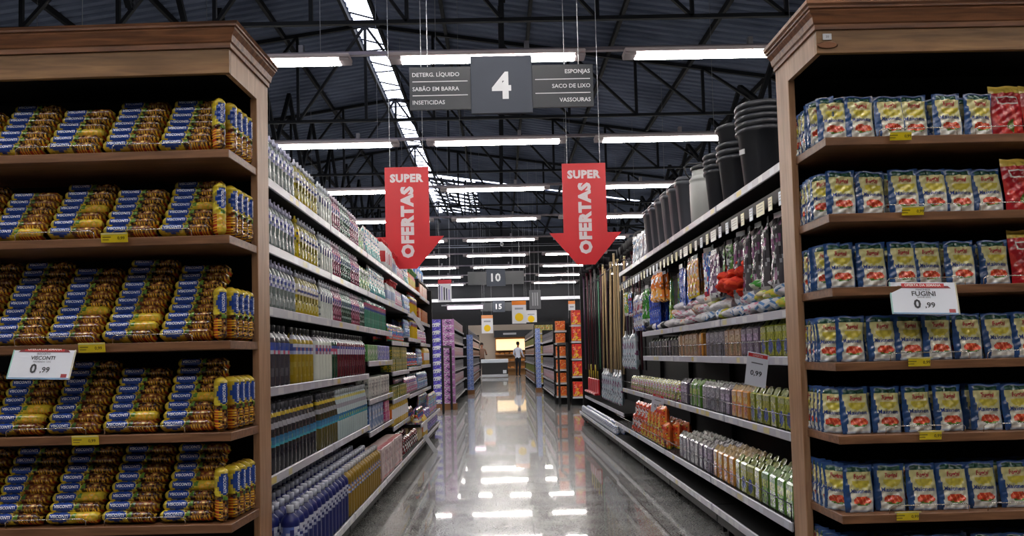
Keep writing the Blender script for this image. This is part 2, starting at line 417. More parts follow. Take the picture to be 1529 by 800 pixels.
# ------------------------------------------------------------------ wooden end displays
def crown_ring(mb, x0, x1, yf, yb, z, zt):
    """stepped cornice swept round three sides"""
    prof = [(0, z), (.012, z), (.012, z+.018), (.022, z+.022), (.03, z+.045), (.05, z+.062), (.052, z+.07), (.062, z+.07), (.062, z+.078), (.074, z+.085), (.074, zt), (0, zt)]
    rings = []
    for o_, zz in prof:
        o_ *= .68
        rings.append([(x0-o_, yb, zz), (x0-o_, yf-o_, zz), (x1+o_, yf-o_, zz), (x1+o_, yb, zz)])
    for a, b_ in zip(rings, rings[1:]):
        for k in range(3): mb.quad(a[k], a[k+1], b_[k+1], b_[k], (0, 0, 0), 'wood_crown')
    mb.quad((x0, yf, zt), (x1, yf, zt), (x1, yb, zt), (x0, yb, zt), (0, 0, 0), 'wood_crown')
def end_display(x0, x1, shelves, side, label, zf0, zf1, zt, rot=0, inset=.004):
    """side=+1: the aisle is at x1"""
    yf, ys, yb = 3.0, 3.31, 3.455
    px = x1 if side > 0 else x0
    e = empty('end_display', label, 'display shelf', (px, yf, 0), (0, 0, rot))
    def P(name, mb):
        o = mb.build(name, e); o.matrix_parent_inverse = Matrix(); 
        o.location = (-px, -yf, 0); return o
    for nm, a, b_ in (('side_post', x0, x0+.028), ('side_post', x1-.028, x1)):
        mb = MB('wood_side_lit'); mb.box(a, b_, ys, yb, 0, zf0+.002, (0, 0, 0), b=.002)
        P(nm, mb)
    mb = MB('wood_across'); mb.box(x0, x1, yf, yf+.02, zf0, zf1, (0, 0, 0), b=.0015); P('fascia', mb)
    for a, b_ in ((x0, x0+.02), (x1-.02, x1)):
        mb = MB('wood_side_lit'); mb.box(a, b_, yf+.02, yb, zf0, zf1, (0, 0, 0)); P('side_fascia', mb)
    mb = MB('wood_crown'); crown_ring(mb, x0, x1, yf, yb, zf1, zt); P('cornice', mb)
    mb = MB('black_paint'); mb.box(x0+.03, x1-.03, yb-.03, yb, .02, zf1, (0, 0, 0)); mb.box(x0+.02, x1-.02, yf+.02, yb-.03, zf1-.05, zf1-.03, (0, 0, 0)); P('back_panel', mb)
    mb = MB('black_paint'); mb.box(x0+.03, x1-.03, yf+.06, yb-.03, .0, .1, (0, 0, 0)); P('plinth', mb)
    for z in shelves:
        mb = MB('wood_shelf'); mb.box(x0+inset, x1-.004, yf, ys, z-.032, z, (0, 0, 0), b=.002); mb.box(x0+.03, x1-.03, ys, yb-.03, z-.03, z, (0, 0, 0))
        s_ = P('shelf', mb)
        n = 3; w = .30
        for k in range(n):
            c = (x1-.30-k*.37) if side > 0 else (x0+.38+k*.37)
            c += -.03 if z < 1 else 0
            mb = MB('chrome')
            mb.tube([(c-w/2, yf+.012, z), (c-w/2, yf+.008, z+.022), (c-w/2+.012, yf+.006, z+.03), (c+w/2-.012, yf+.006, z+.03), (c+w/2, yf+.008, z+.022), (c+w/2, yf+.012, z)], .0018, (214, 210, 202), seg=5)
            g = mb.build('wire_guard', s_)
    return e
LS = [1.89, 1.565, 1.17, .83, .495, .17]
RS = [1.885, 1.592, 1.312, 1.03, .757, .463, .19]
LX1, RX0 = -1.0, 1.235
end_display(LX1-1.5, LX1, LS, 1, 'tall wooden end display with cornice, stacked with blue and yellow biscuit packets', 2.18, 2.275, 2.36, rot=math.radians(-1.8))
end_display(RX0, RX0+1.5, RS, -1, 'tall wooden end display with cornice, filled with blue mayonnaise pouches', 2.21, 2.30, 2.40, inset=.018)
_ca, _sa = math.cos(math.radians(-1.8)), math.sin(math.radians(-1.8))
def lcap(x, y, z):   # the display beside the bottles stands slightly askew
    dx, dy = x-LX1, y-3.0
    return (LX1+dx*_ca-dy*_sa, 3.0+dx*_sa+dy*_ca, z)
SHN = ['top', 'second', 'third', 'fourth', 'fifth', 'lowest']
tilt = math.radians(-20)
for si, (z, n) in enumerate(zip(LS, (7, 7, 10, 8, 9, 3))):
    for c in range(5):
        nn = max(2, n-(0, 0, 1, 0, 1)[(c+si) % 5])
        for i in range(nn):
            v = R.choice([0, 0, 0, 1, 1, 2]) if i < 4 else R.choice([0, 0, 1])
            x = LX1-.185-c*.215+R.uniform(-.003, .003)
            y = 3.05+i*.024+R.uniform(-.001, .001); zz = z+.026+i*.0325
            if zz > (LS[si-1]-.055 if si else 2.15): continue
            lb = '%s biscuit packet, %s up, %s stack from the aisle post, %s shelf' % (('chocolate brown', 'reddish brown', 'yellow')[v], nth(i), nth(c), SHN[si])
            o = place(PK[v], lcap(x, y, zz), (tilt, R.uniform(-.015, .015), math.radians(-1.8)+R.uniform(-.02, .02)), lb, 'biscuit packet', 'biscuit packets on the wooden end display')
    for i in range(5):
        v = 2 if i == 0 and si in (1, ) else R.choice([0, 0, 1])
        y = 3.045+i*.056; x = LX1-.04+(-.018 if i == 0 else 0)-.0005*i
        az = math.radians((38, 64, 72, 78, 82)[i])
        lb = '%s biscuit packet standing upright, %s from the front corner, %s shelf' % (('chocolate brown', 'reddish brown', 'yellow')[v], nth(i), SHN[si])
        M_ = Matrix.Rotation(az, 4, 'Z') @ Matrix.Rotation(math.radians(90), 4, 'Y')
        o = place(PK[v], (0, 0, 0), (0, 0, 0), lb, 'biscuit packet', 'upright biscuit packets at the display corner')
        o.matrix_world = Matrix.Translation(lcap(x, y, z+.104)) @ M_
RSHN = ['top', 'second', 'third', 'fourth', 'fifth', 'sixth', 'lowest']
fx = {0: (.03, .135, .25, .345, .475, .6), 1: (.045, .165, .29, .40, .51, .625), 2: (.03, .155, .275, .375, .495, .64), 3: (.055, .18, .285, .39, .51, .64, .745),
      4: (.065, .185, .305, .425, .57, .69), 5: (.06, .185, .305, .42, .54, .665, .78), 6: (.07, .19, .315, .43, .55, .67, .79)}
for si, z in enumerate(RS):
    for i, dx in enumerate(fx[si]):
        x = RX0+.045+dx; 
        place(MY[R.randrange(3)], (x, 3.05+R.uniform(0, .022), z+.001), (math.radians(-4+R.uniform(-2, 2)), R.uniform(-.02, .02), R.uniform(-.1, .1)),
              'blue mayonnaise pouch in the front row, %s from the aisle post, %s shelf' % (nth(i), RSHN[si]), 'pouch', 'mayonnaise pouches on the wooden end display', sc=(1.05, 1, 1.15))
        for q in range(1, 3):
            place(MY[R.randrange(3)], (x+R.uniform(-.02, .03), 3.06+.05*q+R.uniform(0, .01), z+.001), (math.radians(-3+R.uniform(-2, 2)), 0, R.uniform(-.12, .12)),
                  'blue mayonnaise pouch, %s behind the %s front pouch, %s shelf' % (nth(q-1), nth(i), RSHN[si]), 'pouch', 'mayonnaise pouches on the wooden end display', sc=(1.05, 1, 1.15))
    for i in range(5):
        place(MY[R.randrange(3)], (RX0+.046+.003*R.uniform(-1, 1), 3.105+i*.048, z+.001), (0, 0, math.radians(-(50, 58, 64, 70, 74)[i])+R.uniform(-.05, .05)),
              'blue mayonnaise pouch turned to the aisle, %s from the front, %s shelf' % (nth(i), RSHN[si]), 'pouch', 'mayonnaise pouches turned to the aisle', sc=(1.05, 1, 1.15))
    for i in range(5):
        if fx[si][-1]+.15+i*.125 > 1.38: continue
        x = RX0+.045+fx[si][-1]+.125+i*.125+(.0 if si < 3 else .01)
        z2 = RS[si-1]-.04 if si else 2.1
        place(SAU, (x, 3.06+R.uniform(0, .02), z+.001), (math.radians(-5), R.uniform(-.03, .03), R.uniform(-.1, .1)),
              'red and yellow sauce pouch, %s beside the mayonnaise pouches, %s shelf' % (nth(i), RSHN[si]), 'pouch', 'red sauce pouches on the wooden end display', sc=(1, 1, 1.15))

# price tags and offer cards
def card(w, h, base, mbfn, name, label, cat, loc, rot, group=None):
    mb = MB('plastic'); mb.box(-w/2, w/2, -.0015, .0015, -h/2, h/2, base, b=.0006)
    mbfn(mb); o = mb.build(name); o.location = loc; o.rotation_euler = rot; return tag(o, label, cat, group)
def F(cx, cz, y=-.0028): return lambda x, yy: (cx+x, y, cz+yy)
def rect(mb, x0, x1, z0, z1, col, y=-.0022): mb.quad((x0, y, z0), (x1, y, z0), (x1, y, z1), (x0, y, z1), col)
def ytag(mb):
    w, h = .1, .036
    rect(mb, -w/2+.001, w/2-.001, .012, h/2-.001, (206, 200, 150))
    mb.text('0,99', .03, .014, F(.026, -.003), (90, 76, 20), bold=.02)
    rect(mb, -.044, -.012, .000, .004, (120, 104, 30)); rect(mb, -.044, -.02, -.009, -.006, (120, 104, 30))
def offer(prod, kind, det):
    def f(mb):
        w, h = .236, .13
        rect(mb, -w/2, w/2, -h/2, -h/2+.006, (120, 160, 196)); rect(mb, -w/2, -w/2+.005, -h/2, h/2, (150, 206, 196)); rect(mb, w/2-.005, w/2, -h/2, h/2, (200, 196, 170))
        mb.quad((-.098, -.0024, .04), (.098, -.0024, .04), (.088, -.0024, .050), (-.088, -.0024, .050), (120, 26, 40))
        rect(mb, -.075, .075, .044, .060, (196, 40, 44), -.0027)
        mb.text('OFERTA DA SEMANA', .128, .010, F(0, .0525, -.0034), (250, 240, 236), bold=.02)
        mb.text(kind, .05, .008, F(0, .034), (40, 40, 50)); mb.text(prod, .09, .02, F(0, .018), (26, 26, 40), bold=.02); mb.text(det, .07, .006, F(0, .003), (60, 60, 70))
        mb.text('0', 0, .038, F(-.026, -.024), (20, 22, 36), bold=.03); mb.text(',99', .056, .026, F(.018, -.03), (20, 22, 36), bold=.02)
        rect(mb, .082, .104, -.058, -.044, (160, 30, 44)); mb.text('###', .014, .006, F(.093, -.051), (240, 220, 220)) if 0 else None
    return f
card(.236, .13, (232, 236, 246), offer('VISCONTI', 'BISCOITO', 'RECHEADO 120G'), 'offer_card', 'white weekly offer card for biscuits hanging from the third shelf', 'sign', lcap(LX1-.70, 2.985, 1.105), (math.radians(-20), math.radians(2), math.radians(-2)))
card(.236, .13, (232, 236, 246), offer('FUGINI', 'MAIONESE', 'SACHE 200G'), 'offer_card', 'white weekly offer card for mayonnaise hanging from the third shelf', 'sign', (RX0+.35, 2.975, 1.262), (math.radians(-20), math.radians(2.5), math.radians(-10)))
for i, (px, z, s_) in enumerate(((172, LS[1], 'second'), (142, LS[2], 'third'), (136, LS[3], 'fourth'))):
    x = (px-748+(530-530+(z-EYE)*400)*.026)/400
    card(.1, .036, (214, 190, 30), ytag, 'price_tag', 'yellow price tag on the %s shelf edge of the biscuit display' % s_, 'price tag', (x, 2.975+(LX1-x)*.0436, z-.014 if i else z-.002), (math.radians(8), 0, math.radians(-1.8)), 'yellow price tags on the biscuit display')
for i, (px, k) in enumerate(((1353, 0), (1369, 1), (1373, 3), (1387, 4), (1350, 5))):
    z = RS[k]; x = (px-748+(z-EYE)*400*.026)/400
    card(.082, .034, (222, 198, 30), ytag, 'price_tag', 'yellow price tag on the %s shelf edge of the mayonnaise display' % RSHN[k], 'price tag', (x, 2.984, z-.004+(0, .006, 0, 0, 0)[i]), (math.radians(8), 0, 0), 'yellow price tags on the mayonnaise display')
card(.034, .024, (220, 222, 226), lambda mb: mb.text('20', .012, .01, F(0, 0), (40, 40, 50)), 'number_sticker', 'small white number sticker on the cornice board above the mayonnaise', 'sticker', (RX0+.04, 2.996, 2.272), (0, 0, 0))
mb = MB('metal'); mb.x = Matrix.Rotation(math.radians(90), 4, 'X'); mb.lathe([(.034, 0, (92, 62, 44)), (.036, .002, (120, 84, 60)), (.03, .004, (98, 66, 46))], 20, sx=1.15, sy=.38)
o = mb.build('maker_plate'); o.location = (RX0+.04, 2.999, 2.24); tag(o, 'small oval bronze maker plate beneath the number sticker', 'plate')

# ------------------------------------------------------------------ gondola bays
LXF, LXB = -1.005, -.884
RXF, RXB = 1.323, 1.23
def lip_mesh(y0, y1, xf, side, z, seed, tagp=.5, h=.042):
    rr = random.Random(seed); mb = MB('metal')
    yy0, yy1 = y0+.008, y1-.008
    a, b_ = (xf-.012, xf) if side > 0 else (xf, xf+.012)
    mb.box(a, b_, yy0, yy1, z-h, z, (176, 176, 188), 'plastic', b=.003)
    xs = xf+.0006*side
    y = yy0+.03
    while y < yy1-.09:
        if rr.random() < tagp:
            w = rr.choice((.06, .075, .09)); c = rr.choice(((200, 180, 90), (206, 206, 210), (196, 186, 130), (196, 198, 204), (190, 194, 206), (196, 196, 200)))
            pts = [(xs, y, z-h+.006), (xs, y+w, z-h+.006), (xs, y+w, z-.007), (xs, y, z-.007)]
            if side < 0: pts = pts[::-1]
            mb.quad(*pts, c, 'plastic')
        y += rr.uniform(.08, .2)
    return mb
def bay(y0, y1, side, zs, label, top, xs=None, rails=(), pegs=()):
    """side=+1: faces +x (shelves beside the bottles)"""
    xf, xb = (LXF, LXB) if side > 0 else (RXF, RXB)
    back = xf-side*.46
    e = empty('shelving_bay', label, 'shelving', (back, (y0+y1)/2, 0))
    def P(name, mb, par=None):
        o = mb.build(name, par or e)
        if par is None: o.location = (-back, -(y0+y1)/2, 0)
        return o
    mb = MB('black_paint'); mb.box(min(back, back-side*.03), max(back, back-side*.03), y0, y1, .1, top, (0, 0, 0))
    for k in range(6):
        z = .25+k*(top-.3)/6; mb.box(min(back, back+side*.004), max(back, back+side*.004), y0+.05, y1-.05, z, z+.004, (0, 0, 0))
    P('back_panel', mb)
    mb = MB('black_paint'); mb.box(min(back, back+side*.04), max(back, back+side*.04), y0-.014, y0+.014, .02, top, (0, 0, 0)); P('upright', mb)
    mb = MB('black_paint'); a, b_ = sorted((back, xb-side*.03)); mb.box(a, b_, y0+.01, y1-.01, .07, .132, (0, 0, 0))
    for k in (0, 1): mb.lathe([(.02, 0, (20, 20, 20)), (.02, .01, (20, 20, 20)), (.008, .012, (20, 20, 20)), (.008, .08, (20, 20, 20))], 8) if 0 else mb.box(xb-side*.09-.014, xb-side*.09+.014, y0+.06+k*(y1-y0-.12)-.014, y0+.06+k*(y1-y0-.12)+.014, 0, .075, (0, 0, 0))
    P('base', mb)
    for i, z in enumerate(zs):
        x = xb if z < .4 else xf
        mb = MB('black_paint'); a, b_ = sorted((back, x-side*.012)); mb.box(a, b_, y0+.004, y1-.004, z-.034, z-.004, (0, 0, 0), b=.003)
        s_ = P('shelf', mb)
        P('price_strip', lip_mesh(y0, y1, x, side, z, int(y0*100+z*1000), .55), s_)
        if z in rails:
            mb = MB('chrome'); xx = x-side*.006
            mb.tube([(xx, y0+.02, z), (xx, y0+.02, z+.075), (xx, y1-.02, z+.075), (xx, y1-.02, z)], .0028, (96, 98, 104), seg=5)
            k = y0+.12
            while k < y1-.05: mb.bar((xx, k, z), (xx, k, z+.075), .002, .002, (90, 92, 96)); k += .1
            P('front_rail', mb, s_)
    return e
bays = [3.47+1.34*k for k in range(8)]
LZ = {0: [1.90, 1.606, 1.328, .976, .59, .177], 1: [1.90, 1.606, 1.328, .976, .59, .177], 2: [1.90, 1.606, 1.328, 1.07, .775, .53, .177],
      3: [1.90, 1.606, 1.25, .96, .70, .45, .177], 4: [1.90, 1.58, 1.31, .98, .68, .36, .177], 5: [1.88, 1.55, 1.27, .99, .68, .36, .177]}
LNAME = {0: 'detergent, nearest the camera', 1: 'detergent, behind the nearest bay', 2: 'detergent and bleach, third along', 3: 'soap packs and cleaners, fourth along', 4: 'cleaners and sprays, fifth along', 5: 'refill bags, at the far end'}
for k in range(6):
    LBAY = bay(bays[k], bays[k+1], 1, LZ[k], 'black steel shelving bay of %s' % LNAME[k], 1.98 if k < 5 else 2.02)
LEND = bays[6]
mb = MB('black_paint'); mb.box(-1.50, LXF+.03, LEND, LEND+.035, .02, 2.04, (0, 0, 0), b=.004)
mb.build('end_panel', LBAY, loc=(-LBAY.location.x, -LBAY.location.y, 0))

def hsh(a, b_, c=0):
    x = math.sin(a*127.1+b_*311.7+c*74.7)*43758.5453; return x-math.floor(x)
def dens(prof, dz=.012):
    out = [prof[0]]
    for a, b_ in zip(prof, prof[1:]):
        n = max(1, int(abs(b_[1]-a[1])/dz))
        for k in range(1, n+1): out.append((a[0]+(b_[0]-a[0])*k/n, a[1]+(b_[1]-a[1])*k/n, b_[2] if k == n else a[2]))
    return out
def ring_pat(seed, cs):
    rr = random.Random(seed); ph = rr.random()*6
    return lambda t, z: cs[int((math.sin(t*3+ph)+1)*.499*len(cs))]
def bottle_det(body, label, cap, seed):
    lp = ring_pat(seed, [label, blend(label, (255, 255, 255), .35), (70, 80, 150)])
    def cf(t, z):
        q = hsh(round(t*14/6.2832), round(z/.008), seed)
        if .10 < z < .16: return (lp(t, z), blend(label, (255, 255, 255), .3), blend(label, body, .5), (74, 78, 120))[int(q*3.99)]
        if .02 < z < .10: return body if q < .5 else (blend(body, (20, 24, 26), .45) if q < .75 else blend(body, (230, 232, 236), .4))
        return None
    mb = MB('liquid'); c = body; u = blend(body, (150, 155, 165), .45)
    mb.lathe(dens([(.026, 0, c), (.031, .006, c), (.031, .045, c), (.0285, .07, c), (.030, .10, label), (.031, .125, label), (.029, .155, u), (.02, .176, u), (.011, .186, u), (.011, .196, u)]), 14, cf, sx=1.05, sy=.85)
    k = MB('plastic'); k.lathe([(.0135, .19, cap), (.0135, .206, cap), (.011, .208, cap), (.006, .212, cap), (.005, .226, cap)], 10)
    return Proto('detergent_bottle', mb, [('cap', k)])
def bottle_clean(body, label, cap, seed, name='cleaner_bottle'):
    lp = ring_pat(seed, [label, (206, 206, 222), (64, 84, 170), (190, 90, 120)])
    mb = MB('liquid'); c = body
    mb.lathe([(.034, 0, c), (.039, .008, c), (.039, .148, label), (.039, .165, label), (.039, .20, c), (.036, .222, (210, 210, 214)), (.02, .244, (60, 60, 66)), (.013, .25, (60, 60, 66)), (.013, .262, c)], 14, None) if 0 else mb.lathe(dens([(.034, 0, c), (.039, .008, c), (.039, .148, label), (.039, .165, label), (.039, .20, c), (.036, .222, (170, 170, 176)), (.02, .244, (60, 60, 66)), (.013, .25, (60, 60, 66)), (.013, .262, c)]), 14, lambda t, z: ((lp(t, z), (190, 192, 206), (70, 84, 150), (150, 110, 130))[int(hsh(round(t*14/6.2832), round(z/.012), seed)*3.99)]) if .15 < z < .20 else (blend(body, (200, 200, 200), .18) if hsh(round(t*2.2), round(z/.02), seed) > .85 else None))
    k = MB('plastic'); k.lathe([(.0165, .255, cap), (.0165, .28, cap), (.014, .283, cap)], 10)
    return Proto(name, mb, [('cap', k)])
def bottle_tall(body, top, band, cap, seed):
    mb = MB('liquid'); c = body
    mb.lathe([(.030, 0, c), (.034, .008, c), (.034, .12, (60, 150, 170)), (.034, .132, (150, 210, 210)), (.034, .150, (50, 110, 150)), (.034, .165, top), (.031, .20, (150, 150, 158)), (.026, .225, top), (.02, .25, band), (.018, .268, top), (.012, .278, top), (.012, .288, top)], 14,
             lambda t, z: ((60, 120, 160) if math.sin(t*3+seed) > 0 else (130, 180, 120)) if .132 < z < .150 else None)
    k = MB('plastic'); k.lathe([(.0155, .28, cap), (.0155, .308, cap), (.013, .311, cap)], 10)
    return Proto('disinfectant_bottle', mb, [('cap', k)])
def bottle_bleach(body, label, cap, seed):
    lp = ring_pat(seed, [label, (210, 214, 230), (60, 90, 170)])
    mb = MB('plastic'); c = body
    mb.lathe(dens([(.036, 0, c), (.04, .008, c), (.04, .15, label), (.04, .20, c), (.041, .215, c), (.035, .235, c), (.018, .252, c), (.014, .258, c), (.014, .268, c)]), 14, lambda t, z: ((label, body, (200, 204, 220), (90, 110, 180))[int(hsh(round(t*14/6.2832), round(z/.012), seed)*3.99)]) if .14 < z < .2 else None)
    k = MB('plastic'); k.lathe([(.0175, .258, cap), (.0175, .286, cap), (.015, .289, cap)], 10)
    return Proto('bleach_bottle', mb, [('cap', k)])
DET = {'clear': bottle_det((112, 124, 122), (190, 192, 222), (196, 196, 224), 1), 'yellow': bottle_det((168, 150, 34), (206, 200, 190), (188, 190, 206), 2), 'white': bottle_det((206, 212, 206), (228, 230, 230), (210, 214, 226), 3),
       'maroon': bottle_det((120, 40, 66), (200, 150, 180), (206, 190, 206), 4), 'dark green': bottle_det((44, 74, 58), (160, 176, 180), (190, 196, 200), 5), 'gold': bottle_det((196, 170, 20), (196, 170, 20), (206, 186, 60), 6)}
CLE = {'smoke grey': bottle_clean((62, 58, 66), (140, 160, 200), (40, 40, 46), 1), 'amber': bottle_clean((150, 126, 24), (150, 160, 200), (46, 44, 44), 2), 'milky white': bottle_clean((202, 208, 198), (206, 206, 220), (60, 60, 64), 3),
       'deep green': bottle_clean((26, 62, 44), (150, 160, 190), (40, 40, 44), 4), 'wine red': bottle_clean((80, 20, 34), (160, 140, 180), (40, 36, 42), 5)}
TAL = {'black': bottle_tall((36, 34, 44), (44, 40, 46), (196, 168, 40), (70, 70, 78), 1), 'olive': bottle_tall((86, 78, 34), (60, 54, 34), (200, 172, 44), (70, 70, 76), 2), 'pale blue': bottle_tall((176, 196, 198), (180, 196, 200), (200, 190, 110), (190, 196, 200), 3)}
BLE = {'navy': bottle_bleach((26, 36, 104), (170, 176, 200), (216, 220, 236), 1), 'golden': bottle_bleach((146, 116, 30), (200, 150, 90), (216, 214, 220), 2)}

def run(protos, y0, y1, z, pitch, side, label_fn, cat, group, rows=1, rowpitch=None, xin=.04, base=False, jit=.001, rot=None, stack=1, dz=0, sc=None, offs=0, clearance=None):
    xf = (LXB if base else LXF) if side > 0 else (RXB if base else RXF)
    n = int((y1-y0)/pitch+1e-6); c = 0
    for i in range(n):
        for r in range(rows):
            for s_ in range(stack):
                p = protos[(i+r*0) % len(protos)] if isinstance(protos, list) else protos
                y = y0+(i+.5)*pitch; x = xf-side*(xin+r*(rowpitch or pitch))
                rz = (PI/2 if side > 0 else -PI/2)+R.uniform(-.08, .08) if rot is None else rot()
                place(p, (x+R.uniform(-jit, jit), y+R.uniform(-jit, jit), z-.004+s_*dz+.0005), rz, label_fn(i+offs, r, s_), cat, group, sc=sc)
ALN = {1.90: 'top', 1.606: 'second', 1.328: 'third'}
for z in (1.90, 1.606, 1.328):
    segs = [('clear', 3.5, 4.07), ('gold', 4.07, 4.14) if z == 1.606 else ('yellow', 4.07, 4.14), ('yellow', 4.14, 4.6), ('white', 4.6, 4.93), ('maroon', 4.93, 5.2), ('dark green', 5.2, 5.53), ('maroon', 5.53, 5.86)]
    if z == 1.328: segs.append(('dark green', 5.86, 6.12))
    for nm, a, b_ in segs:
        for r in range(2):
            run(DET[nm], a, b_, z, .066, 1, lambda i, rr, s_: '%s detergent bottle, %s of its colour from the camera, %s row, %s shelf' % (nm, nth(i), 'front' if r == 0 else 'back', ALN[z]),
                'bottle', '%s detergent bottles on the %s shelf' % (nm, ALN[z]), xin=.036+r*.07)
for nm, a, b_ in (('smoke grey', 3.5, 3.98), ('amber', 3.98, 4.46), ('milky white', 4.46, 4.87), ('deep green', 4.87, 5.06), ('wine red', 5.06, 6.1)):
    for r in range(2):
        run(CLE[nm], a, b_, .976, .082, 1, lambda i, rr, s_: '%s cleaner bottle, %s of its colour from the camera, %s row, fourth shelf' % (nm, nth(i), 'front' if r == 0 else 'back'),
            'bottle', '%s cleaner bottles on the fourth shelf' % nm, xin=.045+r*.088)
for nm, a, b_ in (('black', 3.5, 4.5), ('olive', 4.5, 5.02), ('pale blue', 5.02, 6.12)):
    for r in range(3):
        run(TAL[nm], a, b_, .59, .072, 1, lambda i, rr, s_: '%s disinfectant bottle, %s of its colour from the camera, %s row, fifth shelf' % (nm, nth(i), ('front', 'middle', 'back')[r]),
            'bottle', '%s disinfectant bottles on the fifth shelf' % nm, xin=.04+r*.075)
for nm, a, b_ in (('navy', 3.5, 4.72), ('golden', 4.72, 5.95)):
    for r in range(5):
        pr = 'golden' if (nm == 'golden' and r == 0) else 'navy'
        run(BLE[pr], a, b_, .177, .086, 1, lambda i, rr, s_: '%s bleach bottle with white cap, %s along, %s row from the aisle, base shelf' % (pr, nth(i), nth(r)),
            'bottle', '%s bleach bottles on the base shelf' % pr, xin=.048+r*.088, base=True, offs=0 if a < 4 or pr == 'golden' else 14)

# generic printed goods with front to -y
def blobpat(base, a, b_, seed):
    rr = random.Random(seed); bl = [(rr.uniform(.2, .8), rr.uniform(.2, .8), rr.uniform(.12, .3), rr.choice((a, b_))) for _ in range(3)]; z0 = rr.uniform(.55, .8)
    def f(u, v):
        if z0 < v < z0+.14 and .1 < u < .9: return b_ if math.sin(u*45+seed) > -.2 else base
        for x, y, r_, c in bl:
            if ((u-x)/r_)**2+((v-y)/(r_*.8))**2 < 1: return c
        if v < .1: return a
        return base
    def g(u, v):
        q = hsh(round(u*17), round(v*19), seed)
        return f(u, v) if q < .72 else (blend(base, (20, 20, 24), .45), a, b_, blend(base, (240, 240, 240), .5))[int((q-.72)/.07) % 4]
    return g
def carton(w, d, h, base, a, b_, seed, name='carton', nu=10, nv=12):
    mb = MB('plastic'); mb.box(-w/2, w/2, -d/2, d/2, 0, h, base, b=.003)
    p = blobpat(base, a, b_, seed); e = .0012
    mb.grid(lambda u, v: ((u-.5)*w*.92, -d/2-e, h*.04+v*h*.92), nu, nv, p); mb.grid(lambda u, v: (-w/2-e, (.5-u)*d*.92, h*.04+v*h*.92), 8, nv, p); mb.grid(lambda u, v: (w/2+e, (u-.5)*d*.92, h*.04+v*h*.92), 8, nv, p)
    mb.grid(lambda u, v: ((u-.5)*w*.92, (v-.5)*d*.92, h+e), 6, 6, lambda u, v: a if v < .3 else base)
    return Proto(name, mb)
def bag(w, h, t, base, a, b_, seed, name='refill_bag', n=14):
    fn = pouch_shape(w, h, t, seed); p = blobpat(base, a, b_, seed); mb = MB('printed_film')
    mb.grid(lambda u, v: fn(u, v, -1), n, int(n*1.3), p); mb.grid(lambda u, v: fn(u, v, 1), 8, 10, p, flip=True); return Proto(name, mb)
def spray(body, label, head, seed, name='spray_bottle'):
    mb = MB('plastic'); mb.lathe([(.034, 0, body), (.038, .006, body), (.038, .05, label), (.038, .13, body), (.034, .15, body), (.014, .185, body), (.013, .2, body)], 12, sx=1.1, sy=.7,
        colf=lambda t, z: (label if math.sin(t*2+z*60+seed) > -.3 else blend(label, body, .6)) if .05 < z < .13 else None)
    k = MB('plastic'); k.box(-.014, .014, -.016, .02, .195, .225, head, b=.004); k.box(-.009, .009, -.05, -.01, .212, .232, head, b=.003); k.box(-.005, .005, -.036, -.026, .175, .215, head, b=.002)
    return Proto(name, mb, [('trigger', k)])
def jug(body, label, cap, seed, name='jug'):
    mb = MB('plastic'); mb.lathe([(.055, 0, body), (.062, .01, body), (.062, .06, label), (.062, .16, body), (.055, .2, body), (.03, .235, body), (.02, .25, body)], 14, colf=lambda t, z: (label if math.sin(t*3+seed) > -.2 else (230, 230, 236)) if .06 < z < .16 else None)
    mb.tube([(.03, 0, .235), (.068, 0, .21), (.07, 0, .15)], .008, body)
    k = MB('plastic'); k.lathe([(.024, .245, cap), (.024, .28, cap), (.02, .284, cap)], 12); return Proto(name, mb, [('cap', k)])
WH, RD, GR, BL2, OR, YE, PU, PK2, TE = (212, 214, 216), (190, 34, 40), (70, 130, 60), (50, 90, 170), (220, 110, 40), (216, 190, 50), (130, 110, 190), (214, 120, 160), (90, 170, 170)
